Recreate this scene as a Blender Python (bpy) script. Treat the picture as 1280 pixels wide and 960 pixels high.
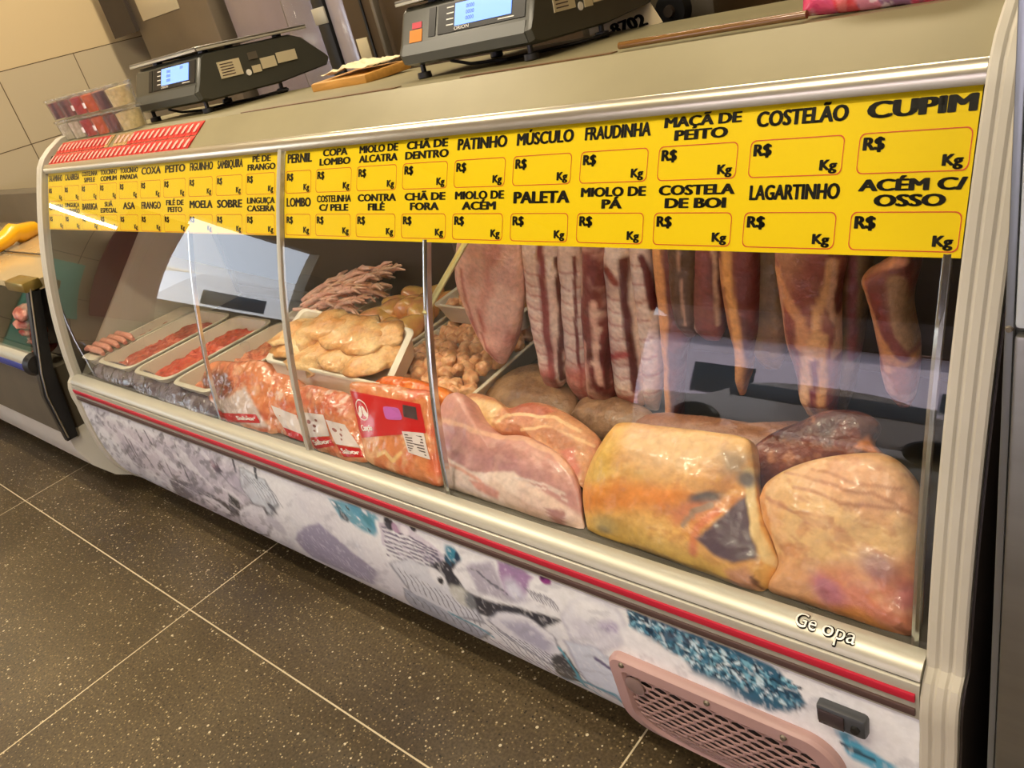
import bpy, bmesh, math, random
import numpy as np
from mathutils import Vector, Matrix
from math import radians, sin, cos, pi

sc = bpy.context.scene
for o in list(bpy.data.objects):
    bpy.data.objects.remove(o)
COL = sc.collection
random.seed(7)

# ------------------------------------------------------------------ camera
F = 1007.343
RW = np.array([[0.74384437, 0.13577596, -0.65441611],
               [0.62410692, -0.49144651, 0.60742973],
               [-0.23913616, -0.86025881, -0.45029844]])     # world <- camera (x right, y down, z forward)
CAM = np.array([0.0, 0.0, 1.272])
cam_data = bpy.data.cameras.new('camera')
cam = bpy.data.objects.new('camera', cam_data)
COL.objects.link(cam)
cam_data.sensor_fit = 'HORIZONTAL'
cam_data.sensor_width = 36.0
cam_data.lens = F / 1280 * 36.0
cam_data.clip_start = 0.02
M = Matrix.Identity(4)
for i in range(3):
    M[i][0] = RW[i, 0]; M[i][1] = -RW[i, 1]; M[i][2] = -RW[i, 2]; M[i][3] = CAM[i]
cam.matrix_world = M
sc.camera = cam

# ------------------------------------------------------------------ view, world, sun, lights
sc.view_settings.view_transform = 'Standard'
sc.view_settings.look = 'None'
sc.view_settings.gamma = 1.0
sc.view_settings.use_curve_mapping = False
sc.view_settings.exposure = 0.0
sc.cycles.max_bounces = 8
sc.cycles.transparent_max_bounces = 24
sc.cycles.sample_clamp_indirect = 4.0
sc.cycles.caustics_reflective = False
sc.cycles.caustics_refractive = False

SKY = 6.0
w = bpy.data.worlds.new('world'); sc.world = w
w.use_nodes = True
bg = w.node_tree.nodes['Background']
bg.inputs['Color'].default_value = (0.80, 0.88, 1.0, 1)
bg.inputs['Strength'].default_value = SKY

def lamp(name, kind, loc, energy, color, size=None, sizey=None, target=None, rot=None):
    d = bpy.data.lights.new(name, kind)
    d.energy = energy; d.color = color
    if kind == 'AREA':
        d.shape = 'RECTANGLE'; d.size = size; d.size_y = sizey or size
    if kind == 'SUN':
        d.angle = radians(2)
    o = bpy.data.objects.new(name, d); COL.objects.link(o)
    o.location = loc
    if target is not None:
        o.rotation_euler = (Vector(target) - Vector(loc)).to_track_quat('-Z', 'Y').to_euler()
    if rot is not None:
        o.rotation_euler = rot
    return o

lamp('sun', 'SUN', (8, 5, 10), 15.0, (1, 0.95, 0.88), target=(-1.5, -3, 0))
WARM = (1.0, 0.86, 0.64)
CEIL_Z = 3.0
LAMPS = [(-2.9, 0.2, 48), (-0.9, -0.3, 50), (0.9, -1.2, 40), (-3.3, 2.0, 44), (-1.2, 1.9, 26)]
for lx, ly, e in LAMPS:
    lamp('ceiling_lamp_light', 'AREA', (lx, ly, CEIL_Z - 0.075), e, WARM, 1.2, 0.10, rot=(0, 0, 0))

# ------------------------------------------------------------------ helpers
def C(r, g, b):
    f = lambda c: (c / 255 / 12.92) if c / 255 <= 0.04045 else ((c / 255 + 0.055) / 1.055) ** 2.4
    return np.array([f(r), f(g), f(b)])

def ray(px, py):
    return RW @ np.array([px - 640.0, py - 480.0, F])
def at_x(px, py, x):
    r = ray(px, py); return CAM + r * ((x - CAM[0]) / r[0])
def at_y(px, py, y):
    r = ray(px, py); return CAM + r * ((y - CAM[1]) / r[1])
def at_z(px, py, z):
    r = ray(px, py); return CAM + r * ((z - CAM[2]) / r[2])

def link(o):
    COL.objects.link(o); return o

def tag(o, label=None, cat=None, group=None, kind=None):
    if label: o['label'] = label
    if cat: o['category'] = cat
    if group: o['group'] = group
    if kind: o['kind'] = kind
    return o

BASE = {}
def thing(name, label, cat, loc=(0, 0, 0), group=None):
    o = link(bpy.data.objects.new(name, None))
    o.empty_display_size = 0.05
    o.location = loc
    BASE[o.name] = np.array(loc, float)
    return tag(o, label, cat, group)

def dup(root, loc, rot=None, label=None, scale=None, group=None):
    r = root.copy(); COL.objects.link(r); r.location = loc
    if rot is not None: r.rotation_euler = rot
    if scale is not None: r.scale = scale
    if label: r['label'] = label
    if group: r['group'] = group
    for ch in root.children:
        c = ch.copy(); COL.objects.link(c); c.parent = r
        for g in ch.children:
            d = g.copy(); COL.objects.link(d); d.parent = c
    return r

class MB:
    def __init__(s):
        s.v = []; s.f = []; s.col = None
    def add(s, vs, fs):
        n = len(s.v)
        s.v.extend([tuple(map(float, v)) for v in vs]); s.f.extend([tuple(i + n for i in f) for f in fs]); return s
    def box(s, x0, x1, y0, y1, z0, z1, bev=0.0, rot=None, seg=2):
        bm = bmesh.new()
        bmesh.ops.create_cube(bm, size=1)
        for v in bm.verts:
            v.co = Vector(((v.co.x) * (x1 - x0), (v.co.y) * (y1 - y0), (v.co.z) * (z1 - z0)))
        if bev > 0:
            bmesh.ops.bevel(bm, geom=bm.edges[:], offset=bev, segments=seg, affect='EDGES', profile=0.5)
        c = Vector(((x0 + x1) / 2, (y0 + y1) / 2, (z0 + z1) / 2))
        vs = [(rot @ v.co if rot else v.co) + c for v in bm.verts]
        bm.verts.index_update()
        fs = [[v.index for v in f.verts] for f in bm.faces]
        bm.free()
        return s.add(vs, fs)
    def loft(s, rings, closed=True, caps=True, loop=False):
        n = len(rings[0]); vs = [p for r in rings for p in r]; fs = []
        R = len(rings)
        for a in range(R if loop else R - 1):
            b = (a + 1) % R
            for i in range(n if closed else n - 1):
                j = (i + 1) % n
                fs.append((a * n + i, a * n + j, b * n + j, b * n + i))
        if caps and closed and not loop:
            fs.append(tuple(range(n))[::-1]); fs.append(tuple((R - 1) * n + i for i in range(n)))
        return s.add(vs, fs)
    def tube(s, pts, rad, n=10, caps=True):
        pts = [Vector(p) for p in pts]
        if not hasattr(rad, '__len__'): rad = [rad] * len(pts)
        rings = []; up = None
        for i, p in enumerate(pts):
            t = (pts[min(i + 1, len(pts) - 1)] - pts[max(i - 1, 0)]).normalized()
            if up is None:
                up = Vector((0, 0, 1)) if abs(t.z) < 0.9 else Vector((1, 0, 0))
            a = (up - t * up.dot(t)).normalized(); b = t.cross(a); up = a
            rings.append([p + (a * cos(2 * pi * k / n) + b * sin(2 * pi * k / n)) * rad[i] for k in range(n)])
        return s.loft(rings, caps=caps)
    def lathe(s, prof, c=(0, 0, 0), n=24, caps=True):
        rings = [[(c[0] + r * cos(2 * pi * k / n), c[1] + r * sin(2 * pi * k / n), c[2] + z) for k in range(n)] for r, z in prof]
        return s.loft(rings, caps=caps)
    def exx(s, prof, x0, x1, caps=True):
        """closed y-z profile extruded along x"""
        return s.loft([[(x0, y, z) for y, z in prof], [(x1, y, z) for y, z in prof]], caps=caps)
    def obj(s, name, mat, parent=None, loc=None, smooth=35, recalc=True, cols=None):
        base = np.zeros(3)
        if parent is not None:
            base = BASE[parent.name]
        elif loc is not None:
            base = np.array(loc, float)
        me = bpy.data.meshes.new(name)
        vs = np.array(s.v, float) - base
        me.from_pydata(vs.tolist(), [], s.f)
        if recalc:
            bm = bmesh.new(); bm.from_mesh(me)
            bmesh.ops.recalc_face_normals(bm, faces=bm.faces[:])
            bm.to_mesh(me); bm.free()
        if smooth:
            me.polygons.foreach_set('use_smooth', [True] * len(me.polygons))
            me.set_sharp_from_angle(angle=radians(smooth))
        if cols is not None:
            at = me.color_attributes.new('Col', 'FLOAT_COLOR', 'POINT')
            a = np.ones((len(s.v), 4)); a[:, :3] = np.clip(cols, 0, 1)
            at.data.foreach_set('color', a.ravel())
        if mat is not None:
            me.materials.append(mat)
        o = link(bpy.data.objects.new(name, me))
        if parent is not None:
            o.parent = parent
        elif loc is not None:
            o.location = loc
        BASE[o.name] = base
        return o

def recolor(o, fn):
    pass

# ------------------------------------------------------------------ numpy noise and painting of printed / natural patterns
_T = np.random.RandomState(3).rand(65536)
def vnoise(p, seed=0):
    p = np.asarray(p, float)
    i = np.floor(p).astype(np.int64); f = p - i; f = f * f * (3 - 2 * f)
    def h(a, b, c):
        return _T[((a * 73856093) ^ (b * 19349663) ^ (c * 83492791) ^ (seed * 2654435)) & 65535]
    x, y, z = i[:, 0], i[:, 1], i[:, 2]
    r = 0
    for dx in (0, 1):
        for dy in (0, 1):
            for dz in (0, 1):
                wt = (f[:, 0] if dx else 1 - f[:, 0]) * (f[:, 1] if dy else 1 - f[:, 1]) * (f[:, 2] if dz else 1 - f[:, 2])
                r = r + wt * h(x + dx, y + dy, z + dz)
    return r
def fbm(p, seed=0, oct=4, gain=0.5):
    a = 1.0; t = 0; s = 0
    for k in range(oct):
        t = t + a * vnoise(np.asarray(p) * 2 ** k, seed + k * 17); s += a; a *= gain
    return t / s                       # 0..1
def sstep(a, b, x):
    t = np.clip((x - a) / (b - a + 1e-12), 0, 1); return t * t * (3 - 2 * t)

class Canvas:
    """paints natural or printed colour on points given in a surface's own 2-D coordinates (metres)"""
    def __init__(s, pts, base, warp=0.0, wscale=40, seed=0):
        s.p0 = np.asarray(pts, float)[:, :2]; n = len(s.p0)
        q = np.c_[s.p0 * wscale, np.full(n, seed * 1.7)]
        s.p = s.p0 + warp * np.c_[fbm(q, seed) - .5, fbm(q + 31.3, seed + 5) - .5] * 2
        s.c = np.tile(np.asarray(base, float), (n, 1)); s.seed = seed
    def mix(s, m, col):
        m = np.clip(m, 0, 1)[:, None]; s.c = s.c * (1 - m) + np.asarray(col) * m; return s
    def ell(s, cx, cy, rx, ry, ang, col, soft=.25, k=1):
        d = s.p - np.array([cx, cy]); a = radians(ang)
        u = d[:, 0] * cos(a) + d[:, 1] * sin(a); v = -d[:, 0] * sin(a) + d[:, 1] * cos(a)
        r = np.sqrt((u / rx) ** 2 + (v / ry) ** 2)
        return s.mix(k * (1 - sstep(1 - soft, 1 + soft, r)), col)
    def ldist(s, pts):
        best = np.full(len(s.p), 1e9)
        for a, b in zip(pts[:-1], pts[1:]):
            a = np.asarray(a, float); b = np.asarray(b, float); ab = b - a
            t = np.clip(((s.p - a) @ ab) / (ab @ ab + 1e-15), 0, 1)
            best = np.minimum(best, np.linalg.norm(s.p - (a + t[:, None] * ab), axis=1))
        return best
    def line(s, pts, w, col, soft=.4, k=1):
        d = s.ldist(pts); return s.mix(k * (1 - sstep(w * (1 - soft), w * (1 + soft), d)), col)
    def poly(s, pts, col, soft=.003, k=1):
        P = np.asarray(pts, float); n = len(P)
        ins = np.zeros(len(s.p), bool)
        for i in range(n):
            a, b = P[i], P[(i + 1) % n]
            c = (a[1] > s.p[:, 1]) != (b[1] > s.p[:, 1])
            xs = (b[0] - a[0]) * (s.p[:, 1] - a[1]) / ((b[1] - a[1]) if b[1] != a[1] else 1e-12) + a[0]
            ins ^= c & (s.p[:, 0] < xs)
        d = s.ldist(list(P) + [P[0]]); d = np.where(ins, -d, d)
        return s.mix(k * (1 - sstep(-soft, soft, d)), col)
    def noise(s, scale, lo, hi, col, k=1, sx=1, sy=1, seed=1, oct=4, ang=0):
        a = radians(ang); x = s.p[:, 0] * cos(a) + s.p[:, 1] * sin(a); y = -s.p[:, 0] * sin(a) + s.p[:, 1] * cos(a)
        q = np.c_[x * scale * sx, y * scale * sy, np.full(len(x), seed * 3.1)]
        return s.mix(k * sstep(lo, hi, fbm(q, seed + s.seed, oct)), col)

# ------------------------------------------------------------------ materials
def mat(name, col=(.5, .5, .5), rough=.5, metal=0, attr=False, bump=0, bscale=60, var=0, vscale=8, coat=0, emit=None, estr=1, spec=.5, stretch=None, alpha=None):
    m = bpy.data.materials.new(name); m.use_nodes = True
    nt = m.node_tree; b = nt.nodes['Principled BSDF']
    b.inputs['Roughness'].default_value = rough
    b.inputs['Metallic'].default_value = metal
    b.inputs['Coat Weight'].default_value = coat
    b.inputs['Coat Roughness'].default_value = .1
    b.inputs['Specular IOR Level'].default_value = spec
    tc = nt.nodes.new('ShaderNodeTexCoord')
    mp = nt.nodes.new('ShaderNodeMapping'); nt.links.new(tc.outputs['Object'], mp.inputs[0])
    if stretch: mp.inputs['Scale'].default_value = stretch
    src = None
    if attr:
        a = nt.nodes.new('ShaderNodeVertexColor'); a.layer_name = 'Col'; src = a.outputs[0]
    else:
        r = nt.nodes.new('ShaderNodeRGB'); r.outputs[0].default_value = (*[float(c) for c in col], 1); src = r.outputs[0]
    if var:
        n = nt.nodes.new('ShaderNodeTexNoise'); n.inputs['Scale'].default_value = vscale; n.inputs['Detail'].default_value = 5
        nt.links.new(mp.outputs[0], n.inputs[0])
        mr = nt.nodes.new('ShaderNodeMapRange'); mr.inputs[1].default_value = .3; mr.inputs[2].default_value = .7
        mr.inputs[3].default_value = 1 - var; mr.inputs[4].default_value = 1 + var
        nt.links.new(n.outputs[0], mr.inputs[0])
        mx = nt.nodes.new('ShaderNodeVectorMath'); mx.operation = 'SCALE'
        nt.links.new(src, mx.inputs[0]); nt.links.new(mr.outputs[0], mx.inputs['Scale']); src = mx.outputs[0]
    nt.links.new(src, b.inputs['Base Color'])
    if bump:
        n = nt.nodes.new('ShaderNodeTexNoise'); n.inputs['Scale'].default_value = bscale; n.inputs['Detail'].default_value = 4
        nt.links.new(mp.outputs[0], n.inputs[0])
        bp = nt.nodes.new('ShaderNodeBump'); bp.inputs['Strength'].default_value = bump; bp.inputs['Distance'].default_value = .01
        nt.links.new(n.outputs[0], bp.inputs['Height']); nt.links.new(bp.outputs[0], b.inputs['Normal'])
    if emit is not None:
        b.inputs['Emission Color'].default_value = (*[float(c) for c in emit], 1); b.inputs['Emission Strength'].default_value = estr
    return m

def glass_mat(name, tint=(1, 1, 1), ior=1.5, rough=0.0, haze=0, hazecol=(1, 1, 1)):
    m = bpy.data.materials.new(name); m.use_nodes = True
    nt = m.node_tree; nt.nodes.clear()
    out = nt.nodes.new('ShaderNodeOutputMaterial')
    tr = nt.nodes.new('ShaderNodeBsdfTransparent'); tr.inputs[0].default_value = (*tint, 1)
    gl = nt.nodes.new('ShaderNodeBsdfGlossy'); gl.inputs['Roughness'].default_value = rough
    fr = nt.nodes.new('ShaderNodeFresnel'); fr.inputs[0].default_value = ior
    geo = nt.nodes.new('ShaderNodeNewGeometry')
    # same reflectance from both sides of a pane
    ml = nt.nodes.new('ShaderNodeMath'); ml.operation = 'MULTIPLY'
    iv = nt.nodes.new('ShaderNodeMath'); iv.operation = 'SUBTRACT'; iv.inputs[0].default_value = 1
    nt.links.new(geo.outputs['Backfacing'], iv.inputs[1])
    nt.links.new(fr.outputs[0], ml.inputs[0]); nt.links.new(iv.outputs[0], ml.inputs[1])
    mx = nt.nodes.new('ShaderNodeMixShader')
    nt.links.new(ml.outputs[0], mx.inputs[0]); nt.links.new(tr.outputs[0], mx.inputs[1]); nt.links.new(gl.outputs[0], mx.inputs[2])
    last = mx.outputs[0]
    if haze:
        df = nt.nodes.new('ShaderNodeBsdfDiffuse'); df.inputs[0].default_value = (*hazecol, 1)
        m2 = nt.nodes.new('ShaderNodeMixShader'); m2.inputs[0].default_value = haze
        nt.links.new(last, m2.inputs[1]); nt.links.new(df.outputs[0], m2.inputs[2]); last = m2.outputs[0]
    nt.links.new(last, out.inputs[0])
    return m

K = {}
K['steel'] = mat('brushed_steel', C(150, 148, 142), .35, .9, var=.10, vscale=4, stretch=(1, 1, 8))
K['steel_dull'] = mat('dull_steel', C(120, 112, 98), .5, .6, var=.15, vscale=3)
K['alu'] = mat('satin_aluminium', C(194, 190, 174), .40, .4, var=.06, vscale=3)
K['chrome'] = mat('chrome', C(215, 215, 215), .15, 1.0)
K['cream'] = mat('cream_plastic', C(190, 184, 168), .45, var=.06, vscale=5)
K['slab'] = mat('grey_painted_metal', C(138, 129, 96), .42, .15, var=.13, vscale=3.5)
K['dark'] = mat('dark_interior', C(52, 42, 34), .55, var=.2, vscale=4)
K['liner'] = mat('interior_liner', C(86, 80, 70), .4, .3, var=.12, vscale=4)
K['black'] = mat('black_plastic', C(20, 20, 21), .4)
K['red'] = mat('red_stripe', C(196, 32, 58), .4)
K['brown'] = mat('brown_stripe', C(84, 62, 58), .45)
K['white'] = mat('white_plastic', C(222, 218, 206), .35, var=.05, vscale=9)
K['tray'] = mat('white_tray_plastic', C(214, 204, 184), .35, var=.06, vscale=12)
K['yellow'] = mat('yellow_sheet', C(244, 208, 2), .5, spec=.2)
K['ink'] = mat('black_ink', C(12, 9, 3), .5, spec=.2)
K['redink'] = mat('red_ink', C(214, 72, 22), .5)
K['glass'] = glass_mat('clear_glass', (.97, .98, .97), 1.62)
K['film'] = glass_mat('clear_film', (.96, .96, .96), 1.4, .08, haze=.03)
K['meat'] = mat('meat_surface', attr=True, rough=.40, bump=.4, bscale=70, var=.16, vscale=120, coat=.15)
K['fatmeat'] = mat('fat_surface', attr=True, rough=.38, bump=.35, bscale=34, var=.12, vscale=90, coat=.2)
K['bag'] = mat('bagged_meat', attr=True, rough=.22, bump=.5, bscale=40, var=.10, vscale=60, coat=.6)
K['print'] = mat('printed_panel', attr=True, rough=.3, var=.05, vscale=90, coat=.25)
K['wire'] = mat('galvanised_rod', C(190, 180, 130), .35, .6)

G = lambda z: .682 + .1305 * (z - .505) + .3547 * (z - .505) ** 2           # front glass: y at height z
def cr(pts, n=12):
    """Catmull-Rom through points"""
    P = [np.array(p, float) for p in pts]; P = [2 * P[0] - P[1]] + P + [2 * P[-1] - P[-2]]
    out = []
    for i in range(1, len(P) - 2):
        a, b, c, d = P[i - 1:i + 3]
        for k in range(n):
            t = k / n
            out.append(.5 * ((2 * b) + (c - a) * t + (2 * a - 5 * b + 4 * c - d) * t * t + (-a + 3 * b - 3 * c + d) * t ** 3))
    out.append(P[-2]); return np.array(out)

# ------------------------------------------------------------------ lettering
_tc = {}
def text_mesh(s, bold=.012, shear=0):
    key = (s, bold, shear)
    if key not in _tc:
        cu = bpy.data.curves.new('lettering', 'FONT'); cu.body = s; cu.size = 1; cu.offset = 0; cu.shear = shear
        cu.resolution_u = 3
        o = link(bpy.data.objects.new('lettering', cu))
        dg = bpy.context.evaluated_depsgraph_get(); dg.update()
        me = bpy.data.meshes.new_from_object(o.evaluated_get(dg))
        v = np.array([tuple(x.co) for x in me.vertices]).reshape(-1, 3); f = [tuple(p.vertices) for p in me.polygons]
        bpy.data.objects.remove(o); bpy.data.curves.remove(cu); bpy.data.meshes.remove(me)
        if bold > .05 and len(v):
            v0 = v; f0 = f; v = np.zeros((0, 3)); f = []
            for a in range(10):
                f += [tuple(i + len(v) for i in q) for q in f0]; v = np.vstack([v, v0 + np.array([.055 * cos(a * pi / 5), .055 * sin(a * pi / 5), 0])])
        elif bold > .015 and len(v):
            n0 = len(v); v0 = v; f0 = f; v = np.zeros((0, 3)); f = []
            for dx, dy in ((-.066, 0), (-.035, .018), (0, -.018), (.035, .018), (.066, 0), (-.04, -.018), (.04, -.018)):
                f += [tuple(i + len(v) for i in q) for q in f0]; v = np.vstack([v, v0 + np.array([dx, dy, 0])])
        _tc[key] = (v, f)
    return _tc[key]
CAP = .70
def put_text(mb, s, fn, x0, x1, zbase, cap, align='c', bold=.012, maxfit=1.25, shear=0):
    """lettering between x0 and x1, baseline zbase, capital height cap; fn(x,z) -> 3-D point"""
    v, f = text_mesh(s, bold, shear)
    if len(v) == 0: return
    wd = v[:, 0].max() - v[:, 0].min(); k = cap / CAP
    sx = k * maxfit
    if wd * sx > (x1 - x0): sx = (x1 - x0) / wd
    W = wd * sx
    xs = {'c': (x0 + x1 - W) / 2, 'l': x0, 'r': x1 - W}[align]
    mb.add([fn(xs + (p[0] - v[:, 0].min()) * sx, zbase + p[1] * k) for p in v], f)

# ================================================================== SETTING
def struct(o, kind='structure'):
    o['kind'] = kind; return o

# floor: dark terrazzo with pale joint strips
def floor_mat():
    m = bpy.data.materials.new('terrazzo'); m.use_nodes = True; nt = m.node_tree; b = nt.nodes['Principled BSDF']
    N = nt.nodes.new; L = nt.links.new
    tc = N('ShaderNodeTexCoord')
    n1 = N('ShaderNodeTexNoise'); n1.inputs['Scale'].default_value = 2.2; n1.inputs['Detail'].default_value = 6; L(tc.outputs['Object'], n1.inputs[0])
    r1 = N('ShaderNodeValToRGB'); r1.color_ramp.elements[0].position = .3; r1.color_ramp.elements[1].position = .72
    r1.color_ramp.elements[0].color = (*C(66, 55, 38), 1); r1.color_ramp.elements[1].color = (*C(98, 84, 60), 1)
    L(n1.outputs[0], r1.inputs[0])
    n2 = N('ShaderNodeTexNoise'); n2.inputs['Scale'].default_value = 160; n2.inputs['Detail'].default_value = 3; L(tc.outputs['Object'], n2.inputs[0])
    mr = N('ShaderNodeMapRange'); mr.inputs[1].default_value = .35; mr.inputs[2].default_value = .65; mr.inputs[3].default_value = .65; mr.inputs[4].default_value = 1.35
    L(n2.outputs[0], mr.inputs[0])
    sc_ = N('ShaderNodeVectorMath'); sc_.operation = 'SCALE'; L(r1.outputs[0], sc_.inputs[0]); L(mr.outputs[0], sc_.inputs['Scale'])
    prev = sc_.outputs[0]
    for scale, thr, rnd, colr in ((52, .17, .86, C(216, 204, 172)), (95, .2, .62, C(36, 30, 22)), (110, .24, .80, C(200, 184, 146)), (150, .30, .66, C(140, 122, 86))):
        v = N('ShaderNodeTexVoronoi'); v.inputs['Scale'].default_value = scale; L(tc.outputs['Object'], v.inputs['Vector'])
        lt = N('ShaderNodeMath'); lt.operation = 'LESS_THAN'; lt.inputs[1].default_value = thr; L(v.outputs['Distance'], lt.inputs[0])
        sp = N('ShaderNodeSeparateColor'); L(v.outputs['Color'], sp.inputs[0])
        gt = N('ShaderNodeMath'); gt.operation = 'GREATER_THAN'; gt.inputs[1].default_value = rnd; L(sp.outputs[0], gt.inputs[0])
        mu = N('ShaderNodeMath'); mu.operation = 'MULTIPLY'; L(lt.outputs[0], mu.inputs[0]); L(gt.outputs[0], mu.inputs[1])
        mx = N('ShaderNodeMix'); mx.data_type = 'RGBA'; L(mu.outputs[0], mx.inputs[0]); L(prev, mx.inputs[6]); mx.inputs[7].default_value = (*colr, 1)
        prev = mx.outputs[2]
    # joints
    sx = N('ShaderNodeSeparateXYZ'); L(tc.outputs['Object'], sx.inputs[0])
    js = []
    for k, off in ((0, -1.951), (1, .4705)):
        a = N('ShaderNodeMath'); a.operation = 'SUBTRACT'; L(sx.outputs[k], a.inputs[0]); a.inputs[1].default_value = off - 1.253 * 8 - .6265
        md = N('ShaderNodeMath'); md.operation = 'MODULO'; L(a.outputs[0], md.inputs[0]); md.inputs[1].default_value = 1.253
        sb = N('ShaderNodeMath'); sb.operation = 'SUBTRACT'; L(md.outputs[0], sb.inputs[0]); sb.inputs[1].default_value = .6265
        ab = N('ShaderNodeMath'); ab.operation = 'ABSOLUTE'; L(sb.outputs[0], ab.inputs[0])
        lt = N('ShaderNodeMath'); lt.operation = 'LESS_THAN'; L(ab.outputs[0], lt.inputs[0]); lt.inputs[1].default_value = .0018
        js.append(lt)
    mxj = N('ShaderNodeMath'); mxj.operation = 'MAXIMUM'; L(js[0].outputs[0], mxj.inputs[0]); L(js[1].outputs[0], mxj.inputs[1])
    mx = N('ShaderNodeMix'); mx.data_type = 'RGBA'; L(mxj.outputs[0], mx.inputs[0]); L(prev, mx.inputs[6]); mx.inputs[7].default_value = (*C(216, 202, 168), 1)
    L(mx.outputs[2], b.inputs['Base Color'])
    rr = N('ShaderNodeMapRange'); rr.inputs[3].default_value = .22; rr.inputs[4].default_value = .42; L(n1.outputs[0], rr.inputs[0]); L(rr.outputs[0], b.inputs['Roughness'])
    bp = N('ShaderNodeBump'); bp.inputs['Strength'].default_value = .12; bp.inputs['Distance'].default_value = .004; L(n2.outputs[0], bp.inputs['Height']); L(bp.outputs[0], b.inputs['Normal'])
    return m

X0, X1, Y0, Y1 = -4.6, 2.6, -5.0, 3.0
struct(MB().box(X0 - .1, X1 + .1, Y0, Y1 + .1, -.1, 0).obj('floor', floor_mat(), smooth=0))

def tile_mat():
    m = bpy.data.materials.new('wall_tiles'); m.use_nodes = True; nt = m.node_tree; b = nt.nodes['Principled BSDF']
    N = nt.nodes.new; L = nt.links.new
    tc = N('ShaderNodeTexCoord'); sx = N('ShaderNodeSeparateXYZ'); L(tc.outputs['Object'], sx.inputs[0])
    outs = []
    for k, off, per in ((1, 1.935, .393), (2, 1.408, .345)):
        a = N('ShaderNodeMath'); a.operation = 'SUBTRACT'; L(sx.outputs[k], a.inputs[0]); a.inputs[1].default_value = off - per * 20 - per / 2
        md = N('ShaderNodeMath'); md.operation = 'MODULO'; L(a.outputs[0], md.inputs[0]); md.inputs[1].default_value = per
        sb = N('ShaderNodeMath'); sb.operation = 'SUBTRACT'; L(md.outputs[0], sb.inputs[0]); sb.inputs[1].default_value = per / 2
        ab = N('ShaderNodeMath'); ab.operation = 'ABSOLUTE'; L(sb.outputs[0], ab.inputs[0])
        lt = N('ShaderNodeMath'); lt.operation = 'LESS_THAN'; L(ab.outputs[0], lt.inputs[0]); lt.inputs[1].default_value = .0022
        outs.append(lt)
    mxj = N('ShaderNodeMath'); mxj.operation = 'MAXIMUM'; L(outs[0].outputs[0], mxj.inputs[0]); L(outs[1].outputs[0], mxj.inputs[1])
    below = N('ShaderNodeMath'); below.operation = 'LESS_THAN'; L(sx.outputs[2], below.inputs[0]); below.inputs[1].default_value = 1.410
    mu = N('ShaderNodeMath'); mu.operation = 'MULTIPLY'; L(mxj.outputs[0], mu.inputs[0]); L(below.outputs[0], mu.inputs[1])
    base = N('ShaderNodeMix'); base.data_type = 'RGBA'; L(below.outputs[0], base.inputs[0])
    base.inputs[6].default_value = (*C(204, 182, 142), 1); base.inputs[7].default_value = (*C(188, 172, 142), 1)
    mx = N('ShaderNodeMix'); mx.data_type = 'RGBA'; L(mu.outputs[0], mx.inputs[0]); L(base.outputs[2], mx.inputs[6]); mx.inputs[7].default_value = (*C(84, 66, 42), 1)
    L(mx.outputs[2], b.inputs['Base Color']); b.inputs['Roughness'].default_value = .4
    return m
TILE = tile_mat()
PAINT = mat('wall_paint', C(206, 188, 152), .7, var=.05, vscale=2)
# left wall with a wide side opening towards the street
OY0, OY1, OZ0, OZ1 = -1.42, -.47, .84, 1.66
wl = MB()
wl.box(X0 - .12, X0, OY1, Y1, 0, CEIL_Z); wl.box(X0 - .12, X0, Y0, OY0, 0, CEIL_Z)
wl.box(X0 - .12, X0, OY0, OY1, 0, OZ0); wl.box(X0 - .12, X0, OY0, OY1, OZ1, CEIL_Z)
struct(wl.obj('wall_left', TILE, smooth=0))
struct(MB().box(X0, X1, Y1, Y1 + .1, 0, CEIL_Z).obj('wall_back', PAINT, smooth=0))
struct(MB().box(X1, X1 + .1, Y0, Y1, 0, CEIL_Z).obj('wall_right', PAINT, smooth=0))
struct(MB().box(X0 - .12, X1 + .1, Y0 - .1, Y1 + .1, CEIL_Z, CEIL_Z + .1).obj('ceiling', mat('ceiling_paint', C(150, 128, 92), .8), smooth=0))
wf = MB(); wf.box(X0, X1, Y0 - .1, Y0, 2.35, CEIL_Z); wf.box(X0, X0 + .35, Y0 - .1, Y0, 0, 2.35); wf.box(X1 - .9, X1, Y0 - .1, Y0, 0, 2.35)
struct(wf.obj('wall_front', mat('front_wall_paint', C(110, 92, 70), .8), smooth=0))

# ceiling lamps (warm tubes in white battens)
for i, (lx, ly, e) in enumerate(LAMPS):
    t = thing('ceiling_lamp', 'white batten ceiling lamp with a warm tube', 'lamp', (lx, ly, CEIL_Z), 'ceiling battens out of view')
    MB().box(lx - .64, lx + .64, ly - .06, ly + .06, CEIL_Z - .045, CEIL_Z, .006).obj('batten', K['white'], t)
    MB().tube([(lx - .6, ly, CEIL_Z - .058), (lx + .6, ly, CEIL_Z - .058)], .013).obj('tube', mat('warm_tube', C(255, 220, 160), emit=WARM, estr=6), t)

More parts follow.
